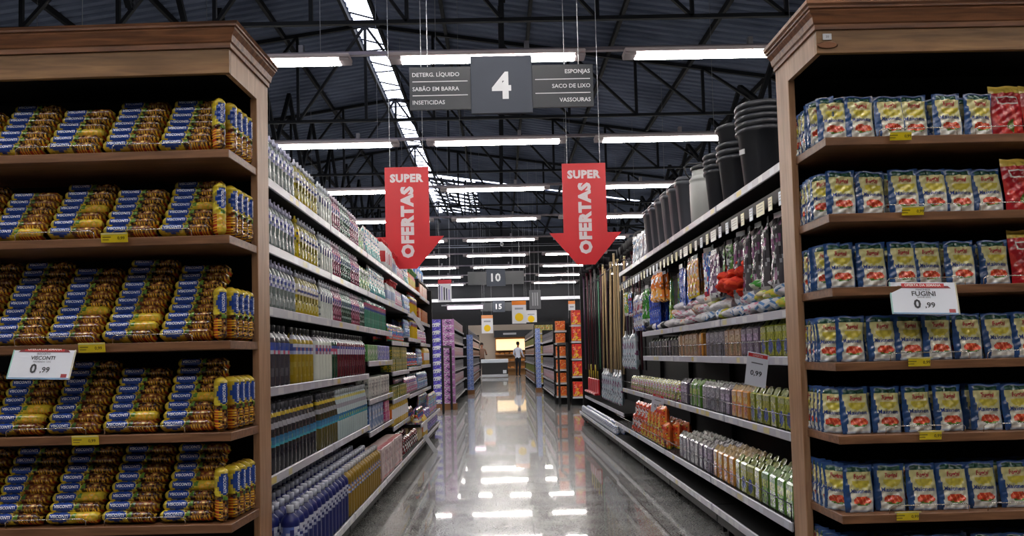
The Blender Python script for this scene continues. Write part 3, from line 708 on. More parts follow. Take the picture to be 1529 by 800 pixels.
PR = {
 'green white softener bag': bag(.12, .2, .07, (130, 170, 120), YE, WH, 1), 'white refill bag': bag(.13, .25, .07, WH, BL2, TE, 2), 'red topped jug': jug(WH, RD, RD, 3, 'cleaner_jug'),
 'white spray bottle': spray(WH, BL2, RD, 4), 'pink refill bag': bag(.11, .19, .06, (200, 130, 160), WH, BL2, 5), 'orange spray bottle': spray(OR, YE, GR, 6), 'blue jug': jug((70, 130, 200), (60, 120, 200), (60, 130, 210), 7, 'softener_jug'),
 'teal bottle': bottle_clean((70, 130, 110), (150, 190, 190), (60, 110, 90), 8), 'green soap pack': carton(.13, .1, .13, (96, 160, 90), (60, 120, 60), WH, 9, 'soap_pack'), 'blue soap pack': carton(.13, .1, .13, (110, 120, 200), (60, 70, 160), WH, 10, 'soap_pack'),
 'white soap powder box': carton(.16, .1, .17, (206, 206, 200), (70, 74, 84), (150, 150, 150), 11, 'soap_powder_box'), 'blue detergent box': carton(.15, .1, .2, (60, 104, 160), WH, (140, 170, 210), 12, 'detergent_box'), 'magenta pack': carton(.09, .09, .09, (190, 60, 120), WH, PK2, 13, 'soap_pack'),
 'olive soap carton': carton(.13, .1, .12, (110, 116, 50), (60, 90, 50), YE, 14, 'soap_carton'), 'yellow cleaner bottle': bottle_clean((214, 180, 40), (190, 90, 40), (200, 60, 40), 15), 'red green bag': bag(.12, .17, .06, (180, 60, 50), GR, BL2, 16),
 'white red carton': carton(.2, .14, .24, (200, 178, 176), (180, 60, 66), (150, 110, 116), 17, 'detergent_box'), 'red dark bag': bag(.14, .16, .08, (110, 30, 36), WH, (50, 40, 40), 18), 'orange cap bottle': bottle_clean((214, 196, 150), OR, (226, 90, 40), 19), 'purple softener bag': bag(.2, .3, .1, (132, 120, 196), (100, 130, 200), (180, 170, 220), 20, n=20),
 'pink yellow bag': bag(.13, .26, .08, (206, 150, 180), YE, (120, 180, 210), 21), 'orange carton': carton(.11, .09, .17, (206, 110, 50), YE, RD, 22), 'yellow orange jar': jug((206, 170, 60), OR, RD, 23), 'light blue bag': bag(.11, .22, .06, (130, 170, 210), WH, PU, 24)}
# (goods, y0, y1, z, pitch, stack, dz, base)
LSEG = [
 ('green white softener bag', 5.9, 6.35, 1.90, .12, 1, 0, 0), ('white refill bag', 6.35, 7.2, 1.90, .125, 1, 0, 0), ('red topped jug', 7.2, 7.75, 1.90, .13, 1, 0, 0), ('white spray bottle', 7.75, 8.3, 1.90, .09, 1, 0, 0), ('pink refill bag', 8.3, 8.8, 1.90, .11, 1, 0, 0),
 ('white refill bag', 8.9, 9.3, 1.90, .12, 1, 0, 0), ('orange spray bottle', 9.3, 10.1, 1.90, .1, 1, 0, 0), ('orange carton', 10.2, 11.4, 1.88, .12, 1, 0, 0),
 ('green white softener bag', 5.9, 6.5, 1.606, .12, 1, 0, 0), ('white refill bag', 6.5, 7.4, 1.606, .125, 1, 0, 0), ('white spray bottle', 7.55, 8.1, 1.606, .09, 1, 0, 0), ('pink refill bag', 8.1, 8.75, 1.606, .11, 1, 0, 0), ('light blue bag', 8.9, 9.4, 1.58, .1, 1, 0, 0), ('yellow cleaner bottle', 9.4, 10.1, 1.58, .085, 1, 0, 0), ('orange carton', 10.2, 11.4, 1.55, .12, 1, 0, 0),
 ('teal bottle', 6.2, 7.4, 1.328, .082, 1, 0, 0), ('red green bag', 7.55, 8.75, 1.25, .12, 1, 0, 0), ('light blue bag', 8.9, 9.4, 1.31, .11, 1, 0, 0), ('yellow cleaner bottle', 9.4, 10.1, 1.31, .085, 1, 0, 0), ('pink refill bag', 10.2, 11.4, 1.27, .11, 1, 0, 0),
 ('green soap pack', 6.18, 6.72, 1.07, .133, 1, .131, 0), ('blue soap pack', 6.72, 7.44, 1.07, .133, 1, .131, 0), ('olive soap carton', 7.55, 8.8, .96, .133, 2, .121, 0), ('red green bag', 8.9, 10.1, .98, .12, 1, 0, 0), ('light blue bag', 10.2, 10.8, .99, .11, 1, 0, 0), ('yellow orange jar', 10.8, 11.45, .99, .13, 1, 0, 0),
 ('white soap powder box', 6.2, 7.4, .775, .165, 1, .171, 0), ('olive soap carton', 7.55, 8.8, .70, .133, 1, .121, 0), ('pink refill bag', 8.9, 10.1, .68, .115, 1, 0, 0), ('light blue bag', 10.2, 11.45, .68, .11, 1, 0, 0),
 ('blue detergent box', 6.2, 7.1, .53, .152, 1, .201, 0), ('magenta pack', 7.1, 7.44, .53, .092, 2, .091, 0), ('yellow orange jar', 7.55, 8.8, .45, .135, 1, 0, 0), ('red green bag', 8.9, 9.5, .36, .12, 1, 0, 1), ('pink yellow bag', 10.3, 11.4, .36, .13, 1, 0, 1),
 ('white red carton', 5.98, 7.4, .177, .203, 1, .241, 1), ('red dark bag', 7.5, 8.8, .177, .14, 1, 0, 1), ('orange cap bottle', 8.85, 9.25, .177, .085, 1, 0, 1), ('yellow orange jar', 9.25, 9.7, .177, .13, 1, 0, 1), ('purple softener bag', 9.75, 11.4, .177, .2, 1, 0, 1)]
for gi, (nm, a, b_, z, pt, st, dz, base) in enumerate(LSEG):
    for r in range(2 if 'box' not in nm and 'pack' not in nm and 'carton' not in nm else 1):
        if base and z > .3: z_ = z
        run(PR[nm], a, b_, z, pt, 1, lambda i, rr, s_: '%s, %s along its run, %s%s' % (nm, nth(i), ('upper layer, ' if s_ else ''), 'shelf at %s height%s' % ({1.9: 'two metre', 1.88: 'two metre', 1.606: 'head', 1.58: 'head', 1.55: 'head', 1.328: 'chin', 1.25: 'chin', 1.31: 'chin', 1.27: 'chin', 1.07: 'chest', .96: 'chest', .98: 'chest', .99: 'chest', .775: 'waist', .70: 'waist', .68: 'waist', .53: 'knee', .45: 'knee', .36: 'shin', .177: 'floor'}[z], ', back row' if r else '')),
            'bottle' if ('bottle' in nm or 'jug' in nm or 'jar' in nm) else ('bag' if 'bag' in nm else 'box'), '%ss on the left shelving' % nm, stack=st, dz=dz, base=bool(base), xin=.07+r*.12 if 'carton' not in nm or 'white' not in nm else .09, jit=.003)
for i in range(4):
    place(PR['blue jug'], (-1.12+(i % 2)*.0, 9.85+i*.42, 1.896+.2), PI/2, 'bright blue jug standing highest at the far end, %s from the camera' % nth(i), 'jug', 'blue jugs on top of the far bay', sc=(1.5, 1.5, .9)) if 0 else None
# blue jugs on the far bay's top board
mb = MB('black_paint'); mb.box(-1.46, -1.02, 10.17, LEND, 2.06, 2.085, (0, 0, 0)); mb.box(-1.46, -1.02, 10.17, 10.19, 1.98, 2.06, (0, 0, 0)); mb.box(-1.46, -1.02, LEND-.02, LEND, 2.04, 2.06, (0, 0, 0))
mb.build('top_board', LBAY, loc=(-LBAY.location.x, -LBAY.location.y, 0))
for i in range(5):
    place(PR['blue jug'], (-1.14, 10.35+i*.26, 2.085), PI/2+.3*i, 'bright blue jug on the top board, %s from the camera' % nth(i), 'jug', 'blue jugs on top of the far bay')

# ------------------------------------------------------------------ right-hand shelving
RZS = {0: [1.96, 1.27, 1.05, .70, .34, .177], 1: [1.96, 1.27, 1.05, .70, .34, .177], 2: [1.96, 1.27, 1.05, .70, .34, .177], 3: [1.96, .70, .34, .177], 4: [.42, .177], 5: [.42, .177], 6: [.42, .177]}
RNAME = {0: 'cloths and sponges under black bins, nearest the camera', 1: 'cloths and sponges under grey bins, behind the nearest bay', 2: 'cloths and orange sponge bags, third along', 3: 'hanging brushes, fourth along', 4: 'wooden broom handles, fifth along', 5: 'dark brooms, sixth along', 6: 'brooms at the far end'}
def add_hooks(e, y0, y1, z, n, back):
    bar = MB('black_paint'); bar.box(RXF+.02, RXF+.035, y0+.02, y1-.02, z-.012, z+.05, (0, 0, 0))
    b_ = bar.build('hook_bar', e); b_.location = (-back, -(y0+y1)/2, 0)
    for i in range(n):
        y = y0+(i+.5)*(y1-y0)/n
        mb = MB('chrome'); mb.tube([(back-.01, y, z), (RXF+.04, y, z-.01), (RXF+.005, y, z-.012)], .0025, (120, 120, 126), seg=4)
        h = mb.build('peg_hook', e); h.location = (-back, -(y0+y1)/2, 0)
        w = R.choice((.055, .055, .06, .055, .12)) if i < n-1 else .055
        mb = MB('plastic'); mb.box(RXF-.003, RXF, y-w/2, y+w/2, z-.045, z+.02, R.choice(((196, 190, 120), (206, 200, 150), (200, 200, 190), (190, 200, 214))), b=.0008)
        for q in range(3): mb.quad((RXF-.0036, y+w*.35, z+.008-.014*q), (RXF-.0036, y-w*.35, z+.008-.014*q), (RXF-.0036, y-w*.35, z+.004-.014*q), (RXF-.0036, y+w*.35, z+.004-.014*q), (120, 120, 100))
        mb.build('price_card', h)
for k in range(7):
    e = bay(bays[k], bays[k+1], -1, RZS[k], 'black steel shelving bay of %s' % RNAME[k], 1.97 if k < 4 else 2.3, rails=(1.05, .70, .34))
    if k < 4: add_hooks(e, bays[k], bays[k+1], 1.80, 9, RXF+.46)
REND = bays[7]
mb = MB('black_paint'); mb.box(RXF-.03, 1.80, REND, REND+.035, .02, 2.42, (0, 0, 0), b=.004)
mb.build('end_panel', e, loc=(-e.location.x, -e.location.y, 0))
mb = MB('metal')
for y in (8.9, 10.2, 11.5): mb.tube([(RXF+.05, y, 2.12), (RXF+.05, y+1.25, 2.12)], .008, (70, 70, 76))
for y in (8.95, 10.15, 11.45, 12.7): mb.tube([(RXF+.05, y, 2.12), (RXF+.46, y, 2.12)], .008, (70, 70, 76))
tag(mb.build('hanging_rail'), 'dark steel rail holding the hanging brooms', 'rail')

# bins and buckets on the top shelf
def bucket(rt, rb, h, rims, col, name):
    mb = MB('plastic'); c = col
    pf = [(rb, 0, c), (rb+.004, .006, c), (rt-.006, h-.03, c), (rt+.006, h-.028, c), (rt+.008, h-.012, c), (rt+.002, h-.004, c), (rt, h, c)]
    for r in range(rims):
        z = h+r*.034; pf += [(rt-.004, z, c), (rt+.001, z+.018, c), (rt+.009, z+.02, c), (rt+.009, z+.03, c), (rt+.001, z+.033, c)]
    z = pf[-1][1]; pf += [(rt-.006, z, c), (rb*.98, z-h*.8, c)]
    mb.lathe(pf, 28); return mb
SH = 1.957
def bk(rt, rb, h, y, x, label, z=SH, rims=0, handle=False, sticker=False, col=(52, 54, 60)):
    o = bucket(rt, rb, h, 0, col, 'bucket').build('bucket', loc=(x, y, z)); tag(o, label, 'bucket', 'black buckets on the top shelf')
    if handle:
        hm = MB('chrome'); hm.tube([(-rt*math.cos(a), -.1*rt-rt*.35*math.sin(a), h-.02+.02*math.sin(a)+.0) for a in [PI*q/10 for q in range(11)]], .004, (60, 60, 64), seg=5); hm.build('handle', o)
    if sticker:
        sm = MB('plastic'); sm.x = Matrix.Translation((-rt*.93, -.04, h*.62)) @ Matrix.Rotation(math.radians(-68), 4, 'Z'); sm.box(-.02, .02, -.003, .002, -.014, .014, (214, 214, 216)); sm.build('sticker', o)
    return o
for i in range(5): bk(.135, .095, .34, 4.38, 1.475, 'large black bucket nearest the wooden post, %s from bottom of its nested stack' % nth(i), z=SH+i*.034, sticker=i == 0)
for i in range(3): bk(.115, .08, .30, 4.84, 1.47, 'black bucket in the middle nested stack, %s from bottom' % nth(i), z=SH+i*.04)
bk(.115, .08, .26, 4.84, 1.47, 'black bucket with wire handle perched highest on the middle stack', z=SH+.40-.17, handle=True)
for i in range(4): bk(.105, .075, .30, 5.2, 1.47, 'black bucket in the stack beside the white drum, %s from bottom' % nth(i), z=SH+i*.035)
mb = MB('plastic'); c = (206, 208, 204)
mb.lathe([(.085, 0, c), (.095, .01, c), (.1, .2, c), (.1, .30, c), (.094, .315, c), (.1, .32, c), (.1, .332, c), (.085, .35, c), (.08, .36, c), (.08, .40, c)], 26)
o = mb.build('drum', loc=(1.46, 5.6, SH)); tag(o, 'white plastic drum with dark lid beside the black buckets', 'drum')
k = MB('plastic'); k.lathe([(.086, .395, (40, 40, 46)), (.088, .42, (40, 40, 46)), (.07, .43, (36, 36, 40))], 24); k.build('lid', o)
k = MB('plastic'); k.tube([(-.1, -.02, .335), (-.13, -.03, .37), (-.14, -.03, .42), (-.11, -.02, .44), (0, 0, .45), (.1, .0, .34)], .006, (36, 36, 40)); k.build('handle', o)
def bin_():
    mb = MB('plastic'); c = (86, 88, 96)
    mb.lathe([(.10, 0, c), (.104, .01, c), (.13, .37, c), (.14, .372, c), (.14, .40, c), (.132, .402, c)], 24, square=6, sx=.95, sy=.62)
    k = MB('plastic'); k.lathe([(.141, .402, (70, 72, 80)), (.141, .415, (70, 72, 80)), (.12, .435, (76, 78, 86)), (.03, .445, (76, 78, 86))], 24, square=6, sx=.95, sy=.62); return Proto('trash_bin', mb, [('lid', k)])
BIN = bin_()
for i in range(6): place(BIN, (1.48, 6.0+i*.27, SH), (0, 0, .05*((i*7) % 3-1)), 'slim grey lidded bin on the top shelf, %s beyond the white drum' % nth(i), 'bin', 'grey bins on the top shelf')
SILV = bag(.22, .34, .1, (176, 184, 196), (110, 140, 180), (206, 210, 216), 31, 'ironing_board_cover', 18)
for i in range(4): place(SILV, (1.46, 7.72+i*.2, SH), (0, 0, -PI/2+.1*i), 'silver wrapped pack standing past the bins, %s along' % nth(i), 'pack', 'silver packs on the top shelf')
# hanging packs
def hang(w, h, t, base, a, b_, seed, name='hanging_pack', n=12):
    fn = pouch_shape(w, h, t, seed, 0); p = blobpat(base, a, b_, seed); mb = MB('printed_film'); mb.x = Matrix.Translation((0, 0, -h-.02))
    mb.grid(lambda u, v: fn(u, v, -1), n, int(n*1.5), p); mb.grid(lambda u, v: fn(u, v, 1), 6, 8, p, flip=True)
    mb.box(-w*.4, w*.4, -.001, .001, h-.004, h+.03, WH if seed % 2 else (90, 92, 96)); return Proto(name, mb)
HG = {'black and silver scourer pack': hang(.12, .38, .09, (70, 66, 72), (150, 150, 156), (120, 70, 110), 1), 'purple toned sponge pack': hang(.13, .28, .05, (110, 80, 110), WH, (190, 170, 190), 2), 'blue red glove pack': hang(.13, .3, .04, (60, 100, 180), (190, 50, 70), WH, 3),
      'orange yellow glove pack': hang(.11, .27, .03, (214, 150, 90), YE, WH, 4), 'blue glove pack': hang(.14, .32, .03, (60, 96, 190), (150, 160, 220), (90, 80, 150), 5), 'green yellow sponge pack': hang(.13, .3, .03, (130, 180, 80), YE, TE, 6),
      'orange duster': hang(.13, .24, .08, (226, 120, 40), (236, 170, 80), WH, 7, 'duster'), 'blue brush pack': hang(.08, .38, .04, (40, 70, 170), (30, 50, 130), (60, 100, 200), 8), 'green brush pack': hang(.07, .32, .04, (60, 140, 50), WH, (40, 110, 50), 9), 'white brush pack': hang(.08, .36, .04, (196, 198, 206), (90, 110, 190), (150, 60, 80), 10),
      'blue white cloth pack': hang(.12, .26, .03, (70, 110, 190), WH, RD, 11), 'green white brush pack': hang(.09, .26, .03, (120, 170, 90), WH, YE, 12), 'clear dishwashing brush': hang(.1, .36, .08, (180, 190, 200), (150, 170, 180), (120, 80, 110), 13), 'scissor card': hang(.08, .22, .02, (90, 140, 70), WH, (60, 60, 66), 14)}
seq = [('black and silver scourer pack', 3.95, 4.75, 1.77, .16, .07), ('scissor card', 4.75, 4.95, 1.74, .1, .04), ('purple toned sponge pack', 4.93, 5.2, 1.72, .13, .03), ('blue red glove pack', 5.2, 5.55, 1.77, .13, .06), ('orange yellow glove pack', 5.55, 5.85, 1.75, .1, .03), ('blue glove pack', 5.85, 6.35, 1.75, .14, .06),
       ('green yellow sponge pack', 6.35, 6.6, 1.7, .13, .03), ('orange duster', 6.65, 7.0, 1.77, .17, .0), ('green yellow sponge pack', 6.5, 6.75, 1.60, .13, .06), ('blue brush pack', 6.9, 7.45, 1.66, .085, .04), ('green brush pack', 7.45, 7.7, 1.7, .08, .03), ('white brush pack', 7.7, 8.3, 1.68, .08, .03), ('blue white cloth pack', 8.3, 8.62, 1.74, .12, .02), ('green white brush pack', 8.62, 8.84, 1.76, .09, .02)]
for nm, a, b_, z, pt, xi in seq:
    n = int((b_-a)/pt+.01)
    for i in range(n):
        for r in range(2):
            place(HG[nm], (RXF+.03+xi+r*.07, a+(i+.5)*pt, z), (R.uniform(-.04, .04), 0, -PI/2+R.uniform(-.35, .35)), '%s hanging from a hook, %s along, %s%s' % (nm, nth(i), 'in front' if not r else 'behind', ', lower hook' if z == 1.6 else ''), 'pack', '%ss on the hooks' % nm)
# crumpled cloths
def crumple(cols, seed, name='folded_cloth'):
    rr = random.Random(seed); w, d, h = .17, .12, .05; ph = [rr.random()*6 for _ in range(6)]
    def fn(u, v):
        th = u*2*PI; f = (v-.5)*PI; cx = math.cos(f)
        k = 1+.12*math.sin(3*th+ph[0])+.1*math.sin(5*th+7*v+ph[1])+.08*math.sin(9*th-5*v+ph[2])
        return (w/2*cx*math.cos(th)*k, d/2*cx*math.sin(th)*k, h/2+h/2*math.sin(f)*(1+.25*math.sin(4*th+ph[3])) + .006*math.sin(11*th+ph[4])*cx)
    mb = MB('matte'); mb.grid(fn, 22, 12, lambda u, v: cols[int((math.sin(u*19+v*13+ph[5])+1)*.499*len(cols))], flip=False); return Proto(name, mb)
CR = {'white': crumple([(200, 198, 200), (176, 176, 184), (206, 204, 206)], 1), 'cream': crumple([(196, 176, 164), (200, 120, 90), (196, 190, 180)], 2), 'red': crumple([(206, 50, 28), (190, 40, 26), (216, 70, 36)], 3), 'green': crumple([(70, 150, 60), (60, 130, 60), (190, 196, 180)], 4),
      'blue trimmed': crumple([(190, 196, 206), (90, 130, 180), (206, 206, 210)], 5), 'yellow': crumple([(196, 180, 70), (150, 180, 80), (200, 190, 160)], 6), 'pink trimmed': crumple([(206, 196, 204), (190, 120, 140), (200, 200, 206)], 7), 'dark': crumple([(50, 50, 54), (66, 66, 70), (44, 44, 48)], 8)}
cl = []
for i in range(24):
    y = 3.62+i*.155
    a = (['pink trimmed', 'blue trimmed', 'yellow', 'blue trimmed'] if y < 4.6 else ['yellow', 'cream', 'blue trimmed', 'white'] if y < 5.3 else ['white', 'white', 'pink trimmed', 'cream'] if y < 6.5 else ['dark', 'white', 'dark'])
    for lay in range(3 if y < 6.4 else 1):
        for r in range(2):
            k = a[(i+lay*2+r+R.randrange(2)) % len(a)]
            if lay == 2 and 4.1 < y < 5.0: k = 'red' if y > 4.5 else 'green'
            cl.append((k, y+R.uniform(-.06, .06), 1.268+lay*.062+R.uniform(-.006, .012)*(lay > 0), RXF+.085+r*.15+lay*.03+R.uniform(-.015, .02), lay))
for i in range(9): cl.append(('red', 4.6+(i % 3)*.13, 1.44+(i//3)*.055, RXF+.07+(i//3)*.04, 3+i//3))
for i in range(6): cl.append(('green', 4.05+(i % 3)*.16, 1.45+(i//3)*.06, RXF+.16, 3+i//3))
cnt = {}
for i, (k, y, z, x, lay) in enumerate(cl):
    q = cnt.get((k, lay), 0); cnt[k, lay] = q+1
    place(CR[k], (x, y, z), (R.uniform(-.15, .15)*(lay > 0), R.uniform(-.15, .15)*(lay > 0), R.uniform(0, 6)), '%s cleaning cloth, %s in the %s layer of the cloth heap' % (k, nth(q), nth(lay)), 'cloth', '%s cleaning cloths heaped on the shelf' % k, sc=(1.15, 1.15, 1.35))
# sponge and scourer packs
def sponge(base, hole, top, seed, w=.1, h=.16, d=.05):
    mb = MB('printed_film'); mb.box(-w/2, w/2, -d/2, d/2, 0, h, base, b=.008)
    e = .0012; 
    mb.grid(lambda u, v: ((u-.5)*w*.86, -d/2-e, h*.05+v*h*.9), 12, 16, lambda u, v: hole if ((u-.5)/.36)**2+((v-.32)/.24)**2 < 1 else (blend(base, WH, .35) if v > .84 else (top if v > .55 and math.sin(u*20+seed) > -.3 else base)))
    mb.grid(lambda u, v: ((u-.5)*w*(1-.2*v), (v-.5)*.02+.01*math.sin(u*17+seed), h-.004+.03*v+.004*math.sin(u*23)), 10, 3, lambda u, v: blend(base, (170, 176, 150), .5))
    mb.c = [tuple(v*(.45+.65*hsh(i, seed)) for v in c) if len(f) == 4 else c for i, (c, f) in enumerate(zip(mb.c, mb.f))]
    return Proto('sponge_pack', mb)
SPG = {'green yellow': sponge((150, 160, 50), (70, 90, 150), (190, 190, 60), 1), 'leaf green': sponge((90, 140, 50), (120, 160, 60), (190, 200, 100), 2), 'orange': sponge((206, 140, 60), (214, 110, 60), (220, 190, 90), 3), 'grey': sponge((120, 116, 126), (90, 90, 100), (170, 166, 176), 4),
       'purple grey': sponge((110, 96, 120), (150, 140, 160), (180, 160, 190), 5), 'peach': sponge((190, 150, 120), (150, 130, 90), (206, 190, 160), 6), 'dark': sponge((54, 54, 58), (80, 80, 84), (96, 96, 100), 7, h=.13)}
def rrun(kindseq, z, base, label, rows=1, h=1, sc=None):
    idx = {}
    for nm, a, b_, pt in kindseq:
        n = int((b_-a)/pt+.01)
        for i in range(n):
            for r in range(rows):
                q = idx.get((nm, r), 0); idx[nm, r] = q+1
                run(SPG[nm] if nm in SPG else PR2[nm], a+i*pt, a+(i+1)*pt+1e-4, z, pt, -1, lambda *_: ('%s %s, %s from the camera, %s row, %s' % (nm, 'sponge pack' if nm in SPG else '', nth(q), nth(r), label)).replace(' ,', ','), 'pack', '%s packs, %s' % (nm, label), xin=.05+r*.075, base=base, sc=sc)
PR2 = {'pink flowered bag': bag(.13, .15, .08, (170, 170, 90), PK2, WH, 41, 'sponge_bag'), 'orange sponge bag': bag(.15, .2, .1, (220, 110, 50), YE, (200, 50, 30), 42, 'sponge_bag'), 'red sponge bag': bag(.15, .18, .1, (210, 60, 30), OR, WH, 43, 'sponge_bag'), 'clear brush pack': bag(.07, .16, .05, (170, 176, 180), (120, 120, 126), WH, 44, 'brush_pack'), 'white blue pack': bag(.14, .1, .08, (200, 206, 216), (110, 130, 180), WH, 45, 'cloth_pack')}
rrun([('leaf green', 3.6, 3.72, .11), ('green yellow', 3.72, 4.17, .11), ('purple grey', 4.17, 4.5, .11), ('peach', 4.5, 4.83, .11), ('grey', 4.83, 5.35, .11), ('orange', 5.35, 5.5, .11), ('peach', 5.5, 6.1, .12), ('dark', 6.1, 7.4, .12)], 1.05, False, 'below the cloths')
rrun([('leaf green', 3.6, 3.72, .11), ('green yellow', 3.72, 4.4, .11), ('orange', 4.4, 4.75, .11), ('purple grey', 4.75, 4.97, .11), ('grey', 4.97, 5.45, .11), ('leaf green', 5.45, 5.8, .11), ('purple grey', 5.85, 6.05, .1), ('pink flowered bag', 6.15, 8.4, .13)], .70, False, 'knee height shelf', rows=2)
rrun([('leaf green', 3.5, 3.95, .11), ('green yellow', 3.95, 4.4, .11), ('orange', 4.4, 4.85, .11), ('purple grey', 4.85, 5.2, .11), ('grey', 5.2, 5.75, .11), ('orange sponge bag', 6.2, 7.3, .15), ('red sponge bag', 7.3, 7.75, .15)], .34, True, 'shin height shelf', rows=3)
rrun([('orange sponge bag', 6.3, 6.9, .15), ('red sponge bag', 6.9, 7.6, .17)], .46, True, 'upper heap layer', rows=1)
rrun([('white blue pack', 8.95, 12.7, .15)], .177, True, 'floor shelf by brooms', rows=2)
# brooms and handles
def broom(col, head, L=1.45):
    mb = MB('plastic'); mb.tube([(0, 0, .0), (0, 0, L)], .012, col, seg=8)
    k = MB('matte'); k.box(-.13, .13, -.03, .03, L-.02, L+.02, head, b=.008); k.lathe([(.02, L-.06, col), (.024, L, col)], 8)
    k2 = MB('matte'); k2.lathe([(.10, L+.02, head), (.118, L+.06, head), (.14, L+.12, blend(head, (60, 60, 60), .3))], 18, sx=1, sy=.34, square=5); return Proto('broom', mb, [('broom_head', k), ('bristles', k2)])
BRM = {'dark red': broom((80, 26, 40), (30, 28, 32)), 'black': broom((36, 34, 38), (24, 24, 28)), 'mint green': broom((110, 170, 140), (34, 34, 36)), 'purple': broom((70, 40, 70), (36, 32, 38))}
mb = MB('matte'); mb.tube([(0, 0, 0), (0, 0, 1.4)], .0125, (196, 172, 130), seg=8); k = MB('plastic'); k.lathe([(.0135, 1.385, (206, 190, 150)), (.014, 1.41, (206, 190, 150))], 8); WST = Proto('wooden_pole', mb, [('end_cap', k)])
for i in range(9):
    y = 9.15+i*.19; place(WST, (RXF+.04+(i % 2)*.06, y, .78+.05*(i % 3)), (math.radians(R.uniform(-3, 3)), math.radians(R.uniform(-1, 2)), 0), 'pale wooden broom handle without a head, %s from the camera' % nth(i), 'broom handle', 'pale wooden broom handles', sc=(1, 1, .98))
kk = ['black', 'dark red', 'purple', 'dark red', 'black', 'purple', 'dark red', 'black', 'dark red', 'purple', 'black', 'dark red']
for i in range(12):
    y = 10.9+i*.16; place(BRM['mint green' if i == 8 else kk[i]], (RXF-.02+(i % 3)*.1, y, .84), (0, 0, R.uniform(-.3, .3)+PI/2), '%s broom hanging head up, %s beyond the wooden handles' % ('mint green' if i == 8 else kk[i], nth(i)), 'broom', 'brooms hanging head up')
for i in range(8):
    y = 9.0+i*.24; place(BRM[kk[i]], (RXF+.30, y, .88), (0, 0, R.uniform(-.3, .3)+PI/2), '%s broom hanging behind the wooden handles, %s from the camera' % (kk[i], nth(i)), 'broom', 'brooms behind the wooden handles')
for i in range(5):
    mb = MB('plastic'); mb.box(-.12, .12, -.012, .012, 0, .22, (190, 24, 36), b=.01); mb.box(-.12, .12, -.07, -.01, 0, .03, (170, 20, 30), b=.01); mb.text('LIMPEZA' if 0 else '', .1, .03, F(0, .12, -.014), WH) if 0 else None
    mb.tube([(0, 0, .22), (0, 0, .42)], .01, (200, 180, 60)); o = mb.build('dustpan', loc=(RXF+.02, 11.2+i*.27, .50), rotz=-PI/2); tag(o, 'red dustpan with yellow handle among the brooms, %s along' % nth(i), 'dustpan', 'red dustpans')
rr_ = HG['clear dishwashing brush']
for i in range(8):
    place(rr_, (RXF+.0, 8.95+i*.2, .88), (0, 0, -PI/2+R.uniform(-.3, .3)), 'clear wrapped dish brush hanging low, %s from the camera' % nth(i), 'brush', 'clear wrapped dish brushes')
for i in range(5):
    place(rr_, (RXF+.0, 7.85+i*.16, 1.30), (0, 0, -PI/2+R.uniform(-.3, .3)), 'white mop refill hanging beside the cloth shelf, %s along' % nth(i), 'mop refill', 'white mop refills')
# slanted offer cards on the strips
def small_offer(mb):
    rect(mb, -.05, .05, .062, .08, (190, 40, 46)); mb.text('OFERTA', .06, .01, F(0, .071, -.003), WH); mb.text('0,99', .06, .04, F(0, -.02), (30, 30, 44), bold=.02); rect(mb, -.03, .03, .03, .036, (90, 90, 100))
card(.11, .17, (206, 210, 222), small_offer, 'offer_card', 'small white offer card hanging from the strip below the cloths', 'sign', (RXF-.05, 4.0, .985), (math.radians(8), math.radians(12), math.radians(-40)))
card(.11, .15, (206, 210, 222), small_offer, 'offer_card', 'small white offer card above the orange sponge bags', 'sign', (RXF-.05, 6.6, .655), (math.radians(8), math.radians(14), math.radians(-40)))
card(.05, .26, (206, 208, 214), lambda mb: None, 'offer_card', 'narrow white card jutting from the floor strip by the purple bags', 'sign', (LXB+.06, 9.2, .1), (0, math.radians(-35), math.radians(30)))
card(.05, .26, (206, 208, 214), lambda mb: None, 'offer_card', 'narrow white card jutting from the shelf strip near the far bays', 'sign', (LXF+.05, 9.3, 1.5), (0, math.radians(-35), math.radians(30)))

# ------------------------------------------------------------------ hanging signs and banners
def wires(e, xs, z0, z1):
    for x in xs:
        mb = MB('metal'); mb.bar((x, 0, z0), (x, 0, z1), .005, .005, (150, 152, 156)); mb.build('hanging_wire', e)
def aisle_sign(y, x, z, num, left, right, label):
    e = empty('aisle_sign', label, 'sign', (x, y, z), (0, 0, 0))
    m1 = MB('plastic'); m1.box(-.3, .3, -.02, .02, -.285, .285, (76, 81, 91), 'matte', b=.004)
    m1.text(num, .42, .27, F(0, -.01, -.0215), (224, 226, 230), bold=.035); m1.build('number_panel', e)
    for sgn, words in ((-1, left), (1, right)):
        m2 = MB('plastic'); a, b_ = sorted((sgn*.3, sgn*.9)); m2.box(a, b_, -.008, .012, -.235, .19, (44, 48, 54), b=.003)
        for q, wd in enumerate(words):
            zz = .115-q*.138; wx = text_geo(wd, .012)[2]*.46/text_geo('DETERG. LÍQUIDO', .012)[2]
            cx = (sgn*.87+wx/2) if sgn < 0 else (sgn*.87-wx/2)
            m2.text(wd, wx, 0, F(cx, zz, -.0095), (206, 208, 212), bold=.012)
            if q < 2: m2.quad((sgn*.33, -.0092, zz-.074), (sgn*.87, -.0092, zz-.074), (sgn*.87, -.0092, zz-.066), (sgn*.33, -.0092, zz-.066), (214, 214, 218)) if sgn > 0 else m2.quad((-.87, -.0092, zz-.074), (-.33, -.0092, zz-.074), (-.33, -.0092, zz-.066), (-.87, -.0092, zz-.066), (214, 214, 218))
        m2.build('side_panel', e)
    wires(e, (-.72, .76), .19, roofz(x)-z-.05); return e
aisle_sign(7.75, .07, 3.73, '4', ['DETERG. LÍQUIDO', 'SABÃO EM BARRA', 'INSETICIDAS'], ['ESPONJAS', 'SACO DE LIXO', 'VASSOURAS'], 'grey hanging aisle sign with a large number 4')
